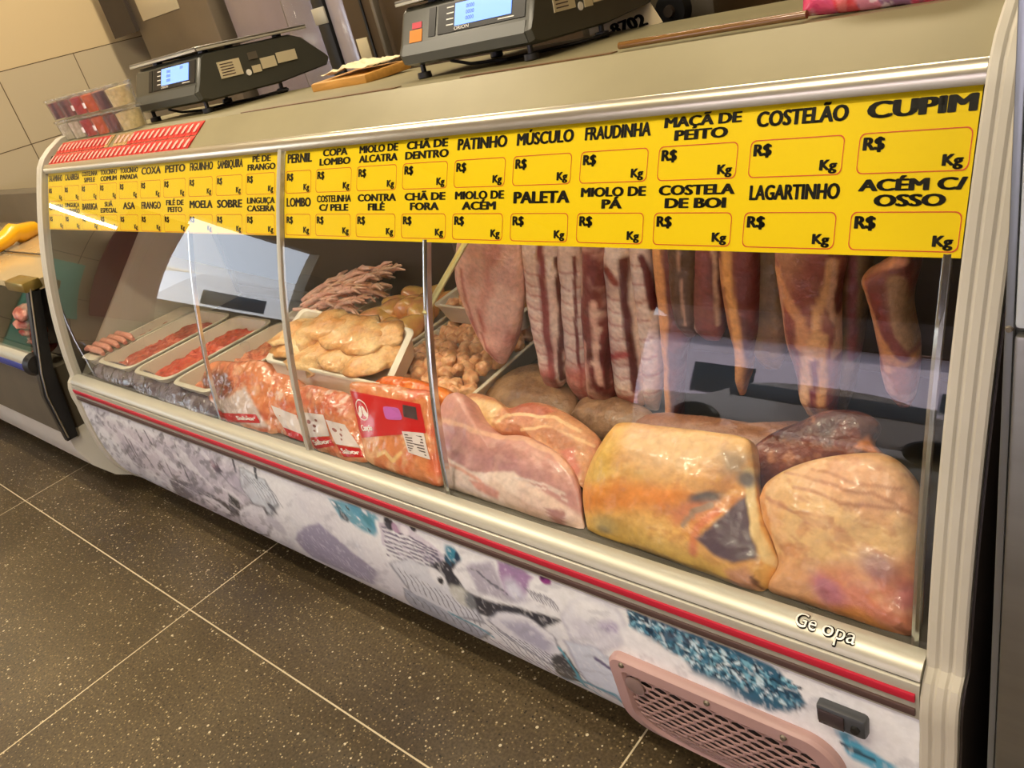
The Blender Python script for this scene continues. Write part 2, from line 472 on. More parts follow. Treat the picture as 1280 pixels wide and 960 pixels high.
# street in front: pavement, pale house, awning, parked car (they show in the glass)
struct(MB().box(-40, 14, -30, Y0, -.16, -.06).obj('street_ground', mat('asphalt', C(128, 122, 116), .8, var=.1, vscale=2), smooth=0))
struct(MB().box(-40, X0 - .12, Y0, 12, -.16, -.06).obj('side_street_ground', mat('side_asphalt', C(132, 128, 124), .8, var=.1, vscale=2), smooth=0))
hs = thing('house', 'pale lilac street house reflected in the glass front', 'house', (-4.5, -12.5, -.06))
MB().box(-9.5, 4, -14.5, -12.2, -.06, 3.1).obj('wall', mat('pale_house_wall', C(240, 224, 240), .8), hs)
MB().loft([[(x, -14.8, 3.05), (x, -11.9, 3.05), (x, -13.4, 3.9)] for x in (-9.7, 4.2)]).obj('roof', mat('house_roof', C(120, 80, 60), .8), hs)
for k, (a, b_) in enumerate(((-7.5, -6.3), (-3.2, -2.2), (-.6, .8))):
    MB().box(a, b_, -12.22, -12.16, .9, 2.0).obj('window', mat('house_window', C(60, 66, 74), .2), hs)
aw = MB()
n = 46; rows = []
for k in range(n * 4 + 1):
    x = -4.4 + 6.9 * k / (n * 4)
    dz = .045 * abs(sin(pi * k / 9))
    rows.append([(x, Y0 - .12, 2.42), (x, Y0 - .75, 2.20), (x, Y0 - .76, 1.95 + dz), (x, Y0 - .75, 1.95 + dz), (x, Y0 - .73, 2.18), (x, Y0 - .12, 2.40)])
aw.loft(rows)
tag(aw.obj('awning', mat('awning_cloth', C(236, 226, 236), .8), loc=(-1, Y0 - .4, 2.3)), 'pale awning with scalloped edge, seen mirrored in the glass', 'awning')
cr_ = thing('parked_car', 'silver parked car mirrored in the right-hand glass', 'car', (-3.4, -8.2, -.06))
prof = cr([(-5.6, .25), (-5.6, .62), (-5.3, .76), (-4.7, .84), (-4.1, 1.28), (-3.4, 1.40), (-2.5, 1.34), (-1.8, .92), (-1.25, .82), (-1.2, .3)], 5)
MB().loft([[(x, y, z - .06) for x, z in prof] for y in (-9.0, -7.35)]).obj('body', mat('car_paint', C(190, 180, 178), .25, .3, coat=.8), cr_)
MB().box(-4.35, -2.1, -7.36, -7.33, .88, 1.2, .01).obj('side_window', mat('car_glass', C(84, 88, 96), .2), cr_)
for x in (-4.75, -2.05):
    for y in (-8.95, -7.38):
        wmb = MB(); wmb.loft([[(x + r_ * cos(2 * pi * k / 24), yy, .25 + r_ * sin(2 * pi * k / 24)) for k in range(24)] for r_, yy in ((.27, y - .09), (.31, y - .06), (.31, y + .06), (.27, y + .09))])
        wmb.obj('wheel', K['black'], cr_)
# side street
sh = thing('market_shed', 'white roadside building with a tin roof, mirrored in the left glass', 'building', (-15, -6.5, -.06))
MB().box(-18.2, -17, -12.5, -1, -.06, 2.9).obj('wall', mat('shed_wall', C(226, 230, 236), .7), sh)
rr_ = MB()
for k in range(7):
    rr_.box(-17.6 + k * .14 - .4, -17.6 + k * .14 + .1, -12.6, -.8, 2.9 - k * .12, 2.97 - k * .12)
rr_.obj('roof', mat('shed_roof', C(236, 226, 206), .6), sh)
MB().box(-17.0, -16.95, -9.4, -8.2, -.06, 1.9).obj('door', mat('shed_door', C(80, 84, 90), .5), sh)
vn = thing('parked_van', 'pale van mirrored in the left glass', 'van', (-11.5, -4.6, -.06))
pv = cr([(-2.9, .2), (-2.95, .9), (-3.2, 1.05), (-3.7, 1.75), (-4.1, 1.9), (-6.4, 1.9), (-6.7, 1.7), (-6.75, .2)], 5)
MB().loft([[(x, y, z - .06) for y, z in pv] for x in (-12.4, -10.7)]).obj('body', mat('van_paint', C(232, 234, 238), .3, coat=.6), vn)
MB().box(-10.71, -10.68, -4.9, -3.9, 1.05, 1.42, .01).obj('window', mat('van_glass', C(40, 46, 54), .1), vn)
for y in (-3.6, -6.0):
    for x in (-12.3, -10.75):
        wmb = MB(); wmb.loft([[(xx, y + r_ * cos(2 * pi * k / 20), .26 + r_ * sin(2 * pi * k / 20)) for k in range(20)] for r_, xx in ((.28, x - .09), (.32, x - .06), (.32, x + .06), (.28, x + .09))])
        wmb.obj('wheel', K['black'], vn)
cu_ = MB()
cu_.loft([[(X0 + .06 + .02 * sin(k * 1.3), -.45 + k * .032, .60), (X0 + .06 + .02 * sin(k * 1.3), -.45 + k * .032, 1.55), (X0 + .08 + .02 * sin(k * 1.3), -.45 + k * .032, 1.55), (X0 + .08 + .02 * sin(k * 1.3), -.45 + k * .032, .60)] for k in range(12)])
tag(cu_.obj('curtain', mat('maroon_cloth', C(120, 30, 48), .8), loc=(X0 + .07, -.3, .6)), 'dark red cloth hanging beside the side opening, mirrored in the left glass', 'curtain')
tag(MB().box(X0 + .002, X0 + .03, -.06, .14, .55, 1.0, .006).obj('teal_reflection_board', mat('teal_paint', C(120, 200, 186), .5), loc=(X0, 0, .55)), 'teal board added on the left wall, mirrored at the far end of the glass', 'board')  # board added to give the glass a teal reflection
wt = thing('wall_lamp', 'white tube lamp on the left wall, mirrored as a bright line', 'lamp', (X0, .1, 1.34))
MB().box(X0 + .002, X0 + .03, -.25, .45, 1.34, 1.39, .005).obj('batten', K['white'], wt)
MB().tube([(X0 + .045, -.22, 1.345), (X0 + .045, .42, 1.345)], .013).obj('tube', mat('wall_tube', C(255, 250, 235), emit=(1, .95, .8), estr=14), wt)

# ================================================================== DISPLAY CASE
XL, XR = -2.6, -.2
case = thing('display_case', 'long refrigerated meat counter with curved glass front and printed base', 'display case', (-1.4, 1.0, 0))
zz = np.linspace(.505, 1.088, 30)
PANEL = cr([(.652, .428), (.647, .38), (.644, .30), (.648, .24), (.657, .19), (.678, .14), (.710, .10), (.750, .078)], 14)   # (y, z)
PY = lambda z: float(np.interp(z, PANEL[::-1, 1], PANEL[::-1, 0]))
# end panels with fluted front edge
def end_panel(x0, x1):
    front = [(G(z) - .012, z) for z in zz[::-1]] + [(.668, .50), (.655, .488), (.647, .47), (.643, .44)] + [(y - .006, z) for y, z in PANEL[6::4]] + [(.80, .072)]
    top = [(1.30, .072), (1.32, 1.10), (1.05, 1.142), (.985, 1.15), (.955, 1.147), (.915, 1.128), (.885, 1.108)]
    prof = top + front
    mb = MB(); wd = (x1 - x0)
    cx = np.mean([p[0] for p in prof]); cz = np.mean([p[1] for p in prof])
    def inset(d):   # noqa
        return [(y + d * (1 if y < .9 else 0), z - (d if (z > 1.09 and y > .9) else 0)) for y, z in prof]
    mb.exx(inset(.0022), x0 + .001, x1 - .001)
    for k in range(3):
        a = x0 + wd * k / 3 + .0008; b_ = x0 + wd * (k + 1) / 3 - .0008; e = .0025
        mb.loft([[(a, y, z) for y, z in inset(.0016)], [(a + e, y, z) for y, z in inset(0)], [(b_ - e, y, z) for y, z in inset(0)], [(b_, y, z) for y, z in inset(.0016)]])
    ep_ = mb.obj('end_panel', K['cream'], case, smooth=22)
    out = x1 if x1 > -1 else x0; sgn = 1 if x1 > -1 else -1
    q = MB(); q.exx(inset(.010), out - .0005 * sgn, out + .002 * sgn); q.obj('added_side_sheet', K['dark'] if sgn > 0 else K['steel_dull'], ep_, smooth=0)  # added sheet; the right one is coloured dark for the shaded gap
    inn = x0 if sgn > 0 else x1
    q = MB(); q.exx([(y, z) for y, z in inset(.022) if z > .47], inn - .002 * sgn, inn + .0005 * sgn); q.obj('inner_liner', K['liner'], ep_, smooth=0)
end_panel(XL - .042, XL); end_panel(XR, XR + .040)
# lower cabinet body, plinth
MB().box(XL, XR, .77, 1.30, .05, .47).obj('cabinet_body', K['dark'], case, smooth=0)
MB().box(XL + .03, XR - .03, .86, 1.26, 0, .05).obj('plinth', K['black'], case, smooth=0)
# interior
MB().box(XL, XR, .69, 1.28, .47, .495, .003).obj('deck', K['liner'], case)
MB().box(XL, XR, 1.28, 1.315, .47, 1.09).obj('back_panel', K['liner'], case, smooth=0)
for a, b_, yy in ((XL + .02, -1.35, 1.268), (-1.42, XR - .02, 1.262)):
    dmb = MB(); dmb.box(a, b_, yy - .006, yy + .004, .52, 1.06, .002)
    d_ = dmb.obj('sliding_door', K['dark'], case)
    fr = MB(); fr.box(a, b_, yy - .012, yy + .002, .515, .545, .002); fr.box(a, b_, yy - .012, yy + .002, 1.035, 1.065, .002)
    fr.box(a, a + .03, yy - .012, yy + .002, .515, 1.065, .002); fr.box(b_ - .03, b_, yy - .012, yy + .002, .515, 1.065, .002)
    fr.obj('door_frame', K['liner'], d_)
# top ledge: sloped face + top
ledge = [(.878, 1.086), (.953, 1.134), (1.37, 1.113), (1.37, 1.085), (.955, 1.085), (.90, 1.078)]
MB().exx(ledge, XL, XR).obj('top_ledge', K['slab'], case, smooth=20)
# chrome rail at the top of the glass
rail = [(.8815, 1.087), (.877, 1.092), (.8735, 1.091), (.868, 1.084), (.8655, 1.076), (.867, 1.069), (.8735, 1.070), (.879, 1.080)]
MB().exx(rail, XL, XR).obj('top_rail', mat('rail_metal', C(214, 206, 186), .28, .85), case, smooth=60)
# bumper rail
bump = [(.690, .498), (.684, .507), (.676, .5085), (.667, .507), (.658, .502), (.6525, .496), (.651, .490), (.654, .4875), (.654, .486), (.650, .4845), (.6485, .478), (.6485, .432), (.653, .428), (.70, .428)]
MB().exx(bump, XL, XR).obj('bumper_rail', K['alu'], case, smooth=40)
def strip(z0, z1, name, m):
    MB().box(XL + .002, XR - .004, .6455, .6495, z0, z1, .0012).obj(name, m, case)
strip(.460, .4725, 'red_stripe', K['red']); strip(.438, .449, 'brown_stripe', K['brown'])
MB().box(XL, XR, .6535, .658, .4862, .4885).obj('shadow_gap', K['black'], case, smooth=0)
# glass panes
seams = [XL, -1.382, XR]
for a, b_ in ((XL + .001, -1.388), (-1.376, XR - .001)):
    rings = []
    for z in np.linspace(.500, 1.078, 26):
        rings.append([(a, G(z), z), (b_, G(z), z), (b_, G(z) + .005, z), (a, G(z) + .005, z)])
    MB().loft(rings).obj('front_glass', K['glass'], case, smooth=30)
def seam(x, z0, z1, wd, off, dep, m, name):
    rings = [[(x - wd, G(z) + off, z), (x, G(z) + off - .002, z), (x + wd, G(z) + off, z), (x + wd, G(z) + off + dep, z), (x - wd, G(z) + off + dep, z)] for z in np.linspace(z0, z1, 26)]
    MB().loft(rings).obj(name, m, case, smooth=50)
seam(-1.382, .502, 1.075, .006, -.003, .010, K['alu'], 'glass_joint')
seam(-1.757, .50, .93, .0042, .007, .008, K['chrome'], 'support_rod')
seam(-.975, .50, .925, .0055, .007, .010, K['chrome'], 'support_rod')
seam(-.216, .50, .925, .004, .007, .008, K['chrome'], 'support_rod')
# diagonal stay and hanging rail inside
MB().tube([tuple(at_y(531, 393, .762)), tuple(at_y(586, 296, .90))], .0055, 8).obj('diagonal_stay', K['wire'], case)
hr = MB(); hr.tube([(XL, 1.0, 1.045), (XR, 1.0, 1.045)], .009, 10)
hr.obj('hanging_rail', K['chrome'], case)
MB().tube([(XL + .1, .93, 1.066), (XR - .1, .93, 1.066)], .010, 10).obj('fill_tube', mat('fill_tube_glow', C(255, 244, 220), emit=(1.0, .94, .86), estr=17), case)  # unseen glowing tube added to brighten the hanging meat
# printed lower panel
def px_panel(px, py):
    z = .3
    for _ in range(30):
        q = at_y(px, py, PY(z)); z = .5 * z + .5 * min(max(q[2], .08), .43)
    return q
NX, NZ = 900, 120
us = np.linspace(XL, XR, NX); ids = np.linspace(0, len(PANEL) - 1, NZ)
py_ = np.interp(ids, range(len(PANEL)), PANEL[:, 0]); pz_ = np.interp(ids, range(len(PANEL)), PANEL[:, 1])
pmb = MB()
V = np.array([[(x, py_[j], pz_[j]) for x in us] for j in range(NZ)]).reshape(-1, 3)
Fq = [(j * NX + i, j * NX + i + 1, (j + 1) * NX + i + 1, (j + 1) * NX + i) for j in range(NZ - 1) for i in range(NX - 1)]
pmb.add(V, Fq)
# arc length coordinate for painting
arc = np.r_[0, np.cumsum(np.hypot(np.diff(py_), np.diff(pz_)))]
cv = Canvas(np.c_[V[:, 0], np.repeat(arc, NX)], C(238, 240, 243), warp=.006, wscale=40, seed=2)
ARC = lambda z: float(np.interp(z, pz_[::-1], arc[::-1]))
def PP(*pts):
    out = []
    for p in pts:
        q = px_panel(*p); out.append((q[0], ARC(q[2])))
    return out
def pe(px, py, rx, ry, ang, col, soft=.25, k=1):
    c = PP((px, py))[0]; cv.ell(c[0], c[1], rx, ry, ang, col, soft, k)
WH, LI, GR, DK, BL, TE, PU = C(240, 242, 246), C(206, 202, 216), C(146, 144, 160), C(44, 46, 58), C(90, 160, 190), C(60, 112, 132), C(132, 116, 156)
def shp(pts, fill, edge=None, soft=.0035, k=1, grow=1.10, shade=None):
    """printed shape: dark rim below, body, optional darker lower half"""
    Q = np.array(PP(*pts)); c = Q.mean(0)
    if edge is not None:
        cv.poly((Q - c) * grow + c + np.array([0, .003]), edge, soft * 1.5, k)
    cv.poly(Q, fill, soft, k)
    if shade is not None:
        cv.poly((Q - c) * np.array([.82, .55]) + c + np.array([.004, .010]), shade, .012, .8)
def ribs_(pts0, d, n, step, w, col, k=.9):
    for i in range(n):
        x, y = pts0[0] + step[0] * i, pts0[1] + step[1] * i
        cv.line(PP((x, y), (x + d[0] * .5 + d[1] * .08, y + d[1] * .5), (x + d[0], y + d[1])), w, col, .5, k)
cv.noise(5, .5, .75, C(216, 214, 224), .5, seed=3); cv.noise(16, .55, .8, C(200, 206, 218), .4, seed=4)
# far end: soft lilac leaves, stems
shp(((120, 520), (180, 540), (250, 560), (300, 585), (330, 640), (300, 650), (230, 610), (170, 580)), C(212, 206, 216), None, .02)
for a_, b_ in (((156, 545), (172, 574)), ((162, 550), (178, 580)), ((154, 556), (166, 576)), ((176, 560), (192, 584)), ((200, 580), (214, 602)), ((206, 575), (224, 608)), ((190, 556), (180, 538)), ((178, 552), (170, 538))):
    cv.line(PP(a_, b_), .0045, C(118, 116, 128), .7)
cv.line(PP((218, 550), (222, 568), (230, 585), (236, 600)), .0045, DK); pe(229, 578, .008, .008, 0, DK)
shp(((212, 598), (240, 606), (266, 620), (258, 640), (226, 620)), C(110, 106, 120), DK, .005)
ribs_((216, 600), (12, 10), 11, (4, 2.2), .0016, WH)
# white stones / mushrooms
shp(((238, 622), (252, 618), (276, 628), (290, 642), (284, 656), (262, 650), (246, 640)), C(226, 222, 230), C(72, 68, 80), .004, 1, 1.14, C(206, 202, 212))
pe(270, 584, .022, .020, 30, C(104, 84, 100)); pe(265, 580, .012, .010, 30, C(170, 140, 150)); pe(276, 590, .012, .012, 0, C(70, 60, 76))
shp(((276, 590), (292, 592), (312, 612), (306, 618), (288, 606)), C(196, 188, 204), C(120, 116, 132))
shp(((300, 585), (330, 600), (346, 628), (338, 642), (318, 630), (302, 608)), C(214, 222, 230), C(110, 120, 132), .004)
ribs_((302, 592), (22, 30), 7, (5, 2.2), .0014, C(120, 126, 140))
cv.line(PP((291, 575), (294, 588)), .005, DK); cv.line(PP((318, 584), (320, 596)), .006, C(50, 58, 68))
shp(((286, 616), (299, 626), (304, 650), (288, 642)), DK, None, .004)
shp(((300, 636), (312, 630), (328, 634), (338, 652), (334, 668), (316, 664), (302, 654)), C(236, 236, 242), C(60, 56, 68), .004, 1, 1.12, C(222, 220, 230))
pe(345, 656, .036, .028, 10, C(204, 204, 214)); pe(341, 636, .020, .010, 40, C(60, 62, 74), .4)
# purple-grey fish back
shp(((370, 674), (378, 660), (398, 654), (438, 688), (470, 714), (466, 730), (430, 714), (392, 697)), C(156, 152, 178), C(206, 206, 216), .006, 1, 1.06)
ribs_((384, 668), (10, 12), 12, (6.4, 4.6), .0018, C(204, 202, 216), .7); cv.noise(0.001, 2, 3, WH)
# teal shrimp
shp(((410, 622), (432, 627), (470, 644), (480, 660), (468, 670), (450, 661), (426, 648)), C(112, 172, 194), None, .006)
for (x, y, r, c) in ((420, 632, .016, TE), (430, 646, .016, DK), (444, 638, .020, BL), (460, 650, .022, C(70, 140, 160)), (440, 657, .010, WH), (470, 660, .014, BL), (455, 640, .010, WH), (416, 628, .008, WH), (448, 648, .007, WH), (462, 662, .006, DK), (434, 634, .006, DK)):
    pe(x, y, r, r * .6, 30, c, .4, .95)
# shell of thin rings
shp(((474, 652), (500, 652), (540, 680), (562, 700), (548, 712), (510, 702), (478, 680)), C(214, 208, 222), C(244, 246, 250), .004, 1, 1.12)
for k in range(7):
    cv.line(PP((478 + k, 658 + k * 6), (505 + k * 3, 668 + k * 6), (547 + k * 1, 690 + k * 3.2)), .0020, C(96, 90, 120), .5)
    cv.line(PP((479 + k, 661 + k * 6), (506 + k * 3, 671 + k * 6), (547 + k * 1, 693 + k * 3.2)), .0020, WH, .5)
pe(486, 655, .015, .016, 0, DK); pe(494, 660, .011, .011, 0, C(180, 150, 180)); pe(506, 664, .013, .013, 0, C(236, 232, 240)); pe(514, 656, .010, .009, 0, DK)
# dark hollow and opened oysters
shp(((536, 706), (572, 698), (600, 745), (660, 762), (704, 774), (668, 788), (600, 768), (572, 748), (552, 726)), C(54, 56, 68), None, .004)
pe(566, 694, .020, .016, 40, C(60, 140, 170), .4); pe(572, 700, .006, .018, 10, C(30, 60, 90)); pe(560, 700, .006, .012, -20, C(40, 90, 120))
shp(((566, 714), (578, 698), (620, 700), (662, 714), (694, 740), (706, 760), (670, 764), (620, 754), (583, 740)), C(242, 244, 248), None, .004)
shp(((580, 706), (616, 702), (628, 734), (664, 750), (640, 754), (598, 740)), C(186, 182, 198), None, .008)
shp(((622, 701), (652, 709), (666, 722), (652, 750), (632, 744), (624, 722)), C(168, 136, 180), None, .006); pe(642, 738, .022, .024, 0, C(222, 224, 240), .6)
ribs_((655, 734), (13, 16), 9, (4, 1.6), .0016, C(130, 130, 146)); ribs_((588, 710), (18, 12), 9, (4, 3), .0015, C(110, 110, 126))
pe(682, 726, .012, .008, 0, C(150, 60, 140)); pe(678, 722, .005, .006, 0, C(90, 40, 100))
# small fish at the lower edge
shp(((490, 706), (510, 699), (545, 711), (562, 735), (594, 760), (602, 776), (560, 766), (518, 743)), C(220, 224, 232), C(130, 134, 150), .004, 1, 1.06)
ribs_((498, 711), (14, 24), 13, (7.5, 4), .0015, C(72, 76, 94))
pe(548, 722, .022, .020, 0, WH); pe(551, 726, .007, .012, 30, DK); pe(577, 746, .030, .026, 0, C(206, 208, 200)); pe(588, 752, .014, .022, 20, C(120, 126, 132), .4)
shp(((505, 735), (560, 765), (612, 790), (602, 797), (560, 784), (513, 755)), C(170, 178, 194), C(76, 84, 100), .003, 1, 1.04)
ribs_((510, 742), (10, 13), 10, (10, 5), .0018, C(50, 54, 70)); cv.line(PP((560, 765), (600, 785), (618, 797)), .0035, C(70, 150, 170), .5)
# mackerel
shp(((612, 776), (622, 765), (660, 771), (692, 795), (704, 822), (690, 830), (650, 806)), C(236, 238, 246), C(120, 124, 144), .004, 1, 1.08)
shp(((626, 776), (660, 777), (692, 806), (686, 818), (650, 798)), C(184, 184, 206), None, .010)
ribs_((606, 779), (36, 34), 14, (8.4, 4), .0015, C(92, 96, 126)); ribs_((612, 798), (16, 12), 8, (12, 6), .0026, C(90, 74, 116), .8)
shp(((688, 822), (706, 814), (724, 840), (729, 853), (704, 848)), C(36, 40, 56), None, .004); cv.line(PP((700, 810), (720, 840), (732, 858)), .0035, C(60, 160, 184), .5)
# frosted apple and leaves
shp(((704, 770), (716, 752), (742, 748), (768, 760), (780, 784), (772, 806), (746, 812), (718, 802)), C(232, 234, 242), C(178, 178, 198), .006, 1, 1.06, C(212, 212, 226))
pe(760, 782, .018, .013, -20, C(166, 154, 194), .6); pe(738, 764, .040, .022, -15, WH, .6)
shp(((708, 802), (745, 810), (776, 835), (792, 872), (770, 872), (733, 850)), C(214, 222, 236), C(132, 130, 160), .005, 1, 1.05)
cv.line(PP((745, 824), (770, 840), (792, 848)), .0045, C(104, 98, 136), .5); cv.line(PP((722, 848), (770, 870), (802, 896)), .0045, C(70, 150, 176), .6); cv.line(PP((700, 845), (740, 862), (792, 892)), .0025, C(90, 160, 186), .6)
# blue frosted fir
shp(((783, 762), (800, 759), (860, 784), (930, 814), (972, 835), (1006, 877), (985, 890), (945, 886), (900, 866), (845, 836), (800, 800), (785, 780)), C(48, 100, 130), None, .004)
rng = np.random.RandomState(5)
for k in range(520):
    t = rng.rand(); s_ = rng.rand()
    bx = 785 + 215 * t; by0 = 764 + 92 * t; by1 = 800 + 88 * t; y_ = by0 + (by1 - by0) * s_
    c = [C(22, 46, 70), C(126, 186, 208), C(206, 230, 240), C(70, 130, 160), C(30, 68, 94)][rng.randint(5)]
    q = PP((bx, y_))[0]; cv.ell(q[0], q[1], .003 + .005 * rng.rand(), .0022, rng.rand() * 180, c, .4, .95)
# snow
pe(795, 800, .030, .022, 0, WH); pe(815, 815, .036, .026, 0, WH); pe(840, 828, .03, .02, 0, WH); pe(870, 855, .06, .02, -8, WH, .5); pe(930, 887, .06, .018, -5, WH, .5)
shp(((1045, 913), (1058, 917), (1088, 940), (1124, 962), (1100, 966), (1062, 945)), C(84, 166, 200), None, .004); cv.line(PP((1052, 930), (1092, 952)), .003, C(40, 60, 80), .5)
far = 1 - sstep(-1.95, -1.45, cv.p0[:, 0])
for sc_n, lo, hi, colr, kk, sd_, an in ((16, .52, .64, C(176, 172, 188), .55, 51, -30), (30, .58, .66, C(120, 118, 134), .55, 53, -35), (44, .62, .68, C(60, 60, 72), .6, 55, -30), (24, .58, .68, C(246, 246, 250), .6, 57, 20)):
    xx = cv.p[:, 0] * cos(radians(an)) + cv.p[:, 1] * sin(radians(an)); yy = -cv.p[:, 0] * sin(radians(an)) + cv.p[:, 1] * cos(radians(an))
    cv.mix(far * kk * sstep(lo, hi, fbm(np.c_[xx * sc_n * .5, yy * sc_n * 1.6, np.full(len(xx), sd_)], sd_, 4)), colr)
cv.noise(130, .60, .68, C(248, 249, 252), .35, seed=25); cv.noise(60, .64, .70, C(120, 122, 140), .22, seed=29, ang=-25, sx=.3)
panel = pmb.obj('printed_panel', K['print'], case, smooth=60, recalc=True, cols=cv.c)
tag(panel, 'white panel printed with frosty blue fish and shellfish')

# maker's lettering on the bumper
bmb = MB(); bsh = MB()
_by = [p[0] for p in bump[6:0:-1]]; _bz = [p[1] for p in bump[6:0:-1]]
def on_bump(d):
    def fn(x, s):       # s: distance up the rail's sloped front from its lower lip
        y = .651 + .030 * s / .034
        return (x, y - .45 * d, float(np.interp(y, _by, _bz)) + d)
    return fn
def badge(mb, d, bold):
    put_text(mb, 'Ge', on_bump(d), -.344, -.318, .010, .020, 'l', bold, 1.15)
    put_text(mb, 'opa', on_bump(d), -.311, -.272, .010, .020, 'l', bold, 1.15)
badge(bsh, .0008, .06); badge(bmb, .0018, .008)
bo = bsh.obj('maker_badge', K['ink'], case, smooth=0, recalc=False)
bmb.obj('badge_lettering', mat('badge_white', C(240, 236, 226), .3), bo, smooth=0, recalc=False)

# thermostat box
th = MB().box(-.316, -.256, .636, .656, .372, .405, .005).obj('thermostat', mat('thermostat_case', C(66, 68, 72), .4), case)
MB().box(-.312, -.281, .6335, .6365, .377, .400, .001).obj('display_window', mat('thermostat_window', C(64, 54, 58), .15), th)
kb = MB(); kb.tube([(-.268, .637, .388), (-.268, .632, .388)], [.006, .005], 12); kb.obj('button', K['black'], th)

# vent grille (rose plastic, honeycomb)
ROSE = mat('rose_plastic', C(178, 144, 140), .45, var=.06, vscale=10)
GX0, GX1, GZ0, GZ1 = -.640, -.285, .118, .336
def gsurf(x, z, d):
    e = .01; dy = (PY(z + e) - PY(z - e)) / (2 * e)
    nl = math.hypot(1, dy)
    return (x, PY(z) - d / nl, z + d * dy / nl)
def grille_loop(ins, n=12):
    x0, x1, z0, z1 = GX0 + ins, GX1 - ins, GZ0 + ins, GZ1 - ins
    out = []
    for cx, cz, r, a0 in ((x1, z1, .05, 0), (x0, z1, .022, 90), (x0, z0, .10, 180), (x1, z0, .06, 270)):
        r = max(.006, r - ins * .6)
        sx = 1 if a0 in (0, 270) else -1; sz = 1 if a0 in (0, 90) else -1
        for k in range(n + 1):
            a = radians(a0 + 90 * k / n)
            out.append((cx - sx * r + r * cos(a), cz - sz * r + r * sin(a)))
    return out
def sub(loop, m=1):
    return loop
gm = MB()
rings = []
for ins, d in ((0, 0.0), (0, .010), (.004, .015), (.024, .015), (.028, .010), (.028, .002)):
    rings.append([gsurf(x, z, d) for x, z in grille_loop(ins)])
gm.loft(rings, caps=False)
gr = gm.obj('vent_grille', ROSE, case, smooth=40)
tag(gr, 'rose-pink vent grille with honeycomb mesh')
bk = MB()
inn = grille_loop(.027); pts = [gsurf(x, z, .0015) for x, z in inn]
zs_ = np.linspace(GZ0 + .027, GZ1 - .027, 24)
def xr(z, loop):
    xs = []
    for a, b_ in zip(loop, loop[1:] + loop[:1]):
        if (a[1] - z) * (b_[1] - z) <= 0 and a[1] != b_[1]:
            xs.append(a[0] + (b_[0] - a[0]) * (z - a[1]) / (b_[1] - a[1]))
    return (min(xs), max(xs)) if xs else ((GX0 + GX1) / 2,) * 2
rows = []
for z in zs_:
    a, b_ = xr(z + (1e-6 if z < .2 else -1e-6), inn); rows.append([gsurf(a, z, .0015), gsurf(b_, z, .0015)])
bk.loft(rows, closed=False, caps=False); bk.obj('grille_backing', mat('grille_dark', C(26, 16, 16), .8), gr, smooth=0)
hx = MB(); R_ = .0140
j = 0; z = GZ0 + .03
loop_in = grille_loop(.026)
while z < GZ1 - .02:
    a, b_ = xr(min(max(z, GZ0 + .0262), GZ1 - .0262), loop_in)
    x = GX0 + (R_ * .9 if j % 2 else 0)
    while x < b_ + R_ * .2:
        if x > a - R_ * .2:
            o_ = [(x + R_ * 1.02 * cos(radians(30 + 60 * k)), z + R_ * .62 * sin(radians(30 + 60 * k))) for k in range(6)]
            i_ = [(x + R_ * .86 * cos(radians(30 + 60 * k)), z + R_ * .50 * sin(radians(30 + 60 * k))) for k in range(6)]
            cl = lambda p: (min(max(p[0], a - .001), b_ + .001), min(max(p[1], GZ0 + .025), GZ1 - .025))
            ring = [[gsurf(*cl(p), .009) for p in o_], [gsurf(*cl(p), .009) for p in i_], [gsurf(*cl(p), .0065) for p in i_]]
            hx.loft(ring, caps=False)
        x += R_ * 1.76
    z += R_ * .95; j += 1
hx.obj('honeycomb_mesh', ROSE, gr, smooth=0)
for (x, z) in ((-.612, .325), (-.47, .324), (-.36, .322), (-.30, .29)):
    p = gsurf(x, z, .0148); s2 = MB(); s2.tube([p, gsurf(x, z, .018)], [.005, .0035], 10); s2.obj('screw', K['steel_dull'], gr)
p = gsurf(-.598, .285, .010); s2 = MB(); s2.tube([p, gsurf(-.598, .285, .013), gsurf(-.598, .285, .0145)], [.017, .017, .012], 20); s2.obj('logo_disc', mat('grey_disc', C(132, 110, 106), .5), gr)

# ================================================================== PRICE BOARDS
ROW1 = ['SALAMINHO', 'CALABRESA', 'COSTELINHA|S/PELE', 'TOUCINHO|COMUM', 'TOUCINHO|PAPADA', 'COXA', 'PEITO', 'FIGUINHO', 'SAMBIQUIRA', 'PÉ DE|FRANGO',
        'PERNIL', 'COPA|LOMBO', 'MIOLO DE|ALCATRA', 'CHÃ DE|DENTRO', 'PATINHO', 'MÚSCULO', 'FRAUDINHA', 'MAÇÃ DE|PEITO', 'COSTELÃO', 'CUPIM']
ROW2 = ['BACON', 'LINGUIÇA|DE FRANGO', 'BARRIGA', 'SUÃ|ESPECIAL', 'ASA', 'FRANGO', 'FILÉ DE|PEITO', 'MOELA', 'SOBRE', 'LINGUIÇA|CASEIRA',
        'LOMBO', 'COSTELINHA|C/ PELE', 'CONTRA|FILÉ', 'CHÃ DE|FORA', 'MIOLO DE|ACÉM', 'PALETA', 'MIOLO DE|PÁ', 'COSTELA|DE BOI', 'LAGARTINHO', 'ACÉM C/|OSSO']
def sheet(x0, x1, z0, z1, off, name, m, parent):
    mb = MB(); zs = np.linspace(z0, z1, 14)
    mb.loft([[(x0, G(z) + off, z), (x1, G(z) + off, z), (x1, G(z) + off + .0012, z), (x0, G(z) + off + .0012, z)] for z in zs])
    return mb.obj(name, m, parent, smooth=40)
